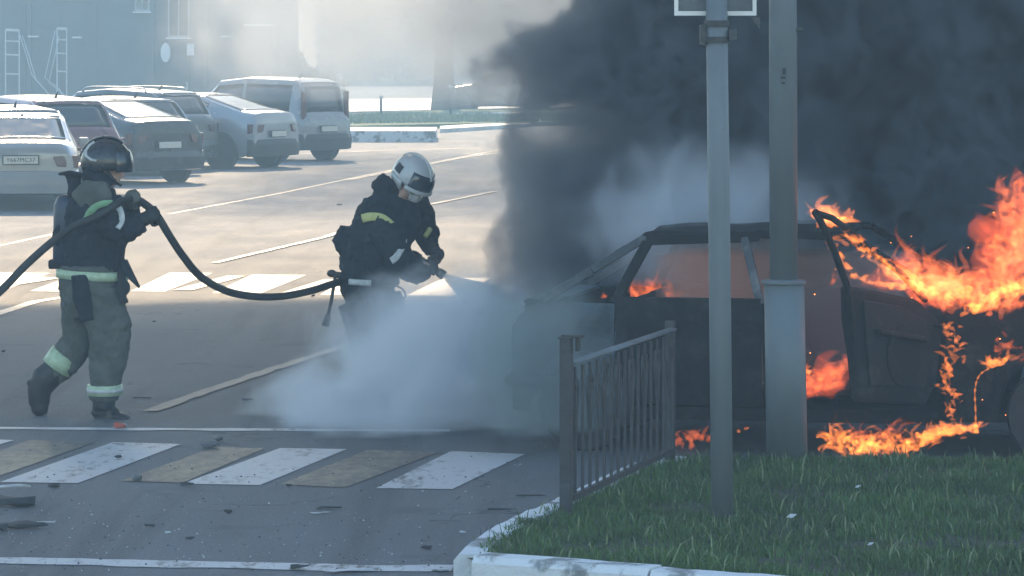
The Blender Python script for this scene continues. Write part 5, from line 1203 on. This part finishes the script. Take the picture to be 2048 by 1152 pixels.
scrap(678, 411, (0.12, 0.10, 0.02), D, 'flat dark chip on the sunlit road left of the white helmet', 29); scrap(1060, 994, (0.20, 0.015, 0.010), D, 'thin twig beside the kerb', 32, name='twig', cat='twig', rz=0.15); scrap(1000, 1022, (0.22, 0.015, 0.012), D, 'branched twig lying lower beside the kerb', 33, name='twig', cat='twig', rz=-0.05)
scrap(890, 1044, (0.22, 0.012, 0.008), Mm, 'long pale stick on the asphalt left of the kerb', 34, name='stick', cat='stick', rz=0.02); scrap(925, 1068, (0.05, 0.03, 0.012), Wt, 'white chip close to the kerb', 35); scrap(852, 1100, (0.06, 0.05, 0.02), D, 'dark crumb patch near the kerb end', 36)
# grit too small to count
rs = np.random.RandomState(4); m = MB(); k = 0
for _ in range(900):
    px = rs.uniform(-20, 1100); py = 860 + 285 * rs.rand() ** 0.6
    if px > 900 and py > 1000 - (px - 1000) * 0.5: continue
    g = G(px, py); s = 0.003 + 0.006 * rs.rand() ** 3; n = len(m.v)
    a = rs.uniform(0, 6.28, 4)
    m.add([g + Vector((s * math.cos(a[i] * 0.3 + i * 2.1), s * math.sin(a[i] * 0.3 + i * 2.1), 0.005)) for i in range(3)] + [g + Vector((0, 0, 0.005 + s * 0.9))], [(0, 1, 3), (1, 2, 3), (2, 0, 3), (2, 1, 0)])
half = len(m.f) // 8 * 4
o = mesh_obj('gravel', m.v, m.f, M['debris_w']); o.data.materials.append(D)
for i, p_ in enumerate(o.data.polygons): p_.material_index = 1 if (i // 4) % 5 < 3 else 0
tag(o, 'fine grit and glass crumbs strewn over the near asphalt', 'grit', kind='stuff')
# litter and weeds at the kerb
def weed(px, py, z, label, seed, h=0.12):
    g = G(px, py, z); rs = random.Random(seed); r_ = empty('weed', g); tag(r_, label, 'plant'); m = MB(); lf = MB()
    for _ in range(6):
        a = rs.uniform(0, 6.28); e = Vector((math.cos(a) * h * 0.35, math.sin(a) * h * 0.35, h * rs.uniform(0.6, 1))); m.tube([(0, 0, 0), e * 0.5 + Vector((0, 0, 0.02)), e], [0.003, 0.0025, 0.0015], 5)
        for t in (0.4, 0.7, 1.0):
            p = e * t; b_ = rs.uniform(0, 6.28); u = Vector((math.cos(b_), math.sin(b_), 0.4)) * 0.018; v = Vector((-math.sin(b_), math.cos(b_), 0)) * 0.006
            lf.add([p, p + u * 0.5 + v, p + u, p + u * 0.5 - v], [(0, 1, 2, 3)])
    m.build('stem', M['debris_d'], r_); lf.build('leaf', M['grass'], r_, fixn=False)
weed(960, 1118, 0.02, 'small dark weed growing from the crack in the kerb corner', 3, 0.17)
for (px, py, sz, lb) in ((1582, 1034, 0.035, 'pale dry leaf in the grass right of the slim pole'), (1740, 1090, 0.02, 'tiny pale leaf low in the grass at the right'), (1715, 975, 0.02, 'tiny pale leaf in the middle of the grass')):
    g = G(px, py, 0.16); o = MB().prism([(-sz, 0, 0), (-sz * .3, -sz * .5, 0.005), (sz, 0, 0.01), (sz * .2, sz * .5, 0.004)], (0, 0, 0), (0, 0, 0.003)).build('fallen_leaf', M['debris_w']); o.location = g; o.rotation_euler = (0.5, 0, 0.7); tag(o, lb, 'leaf')
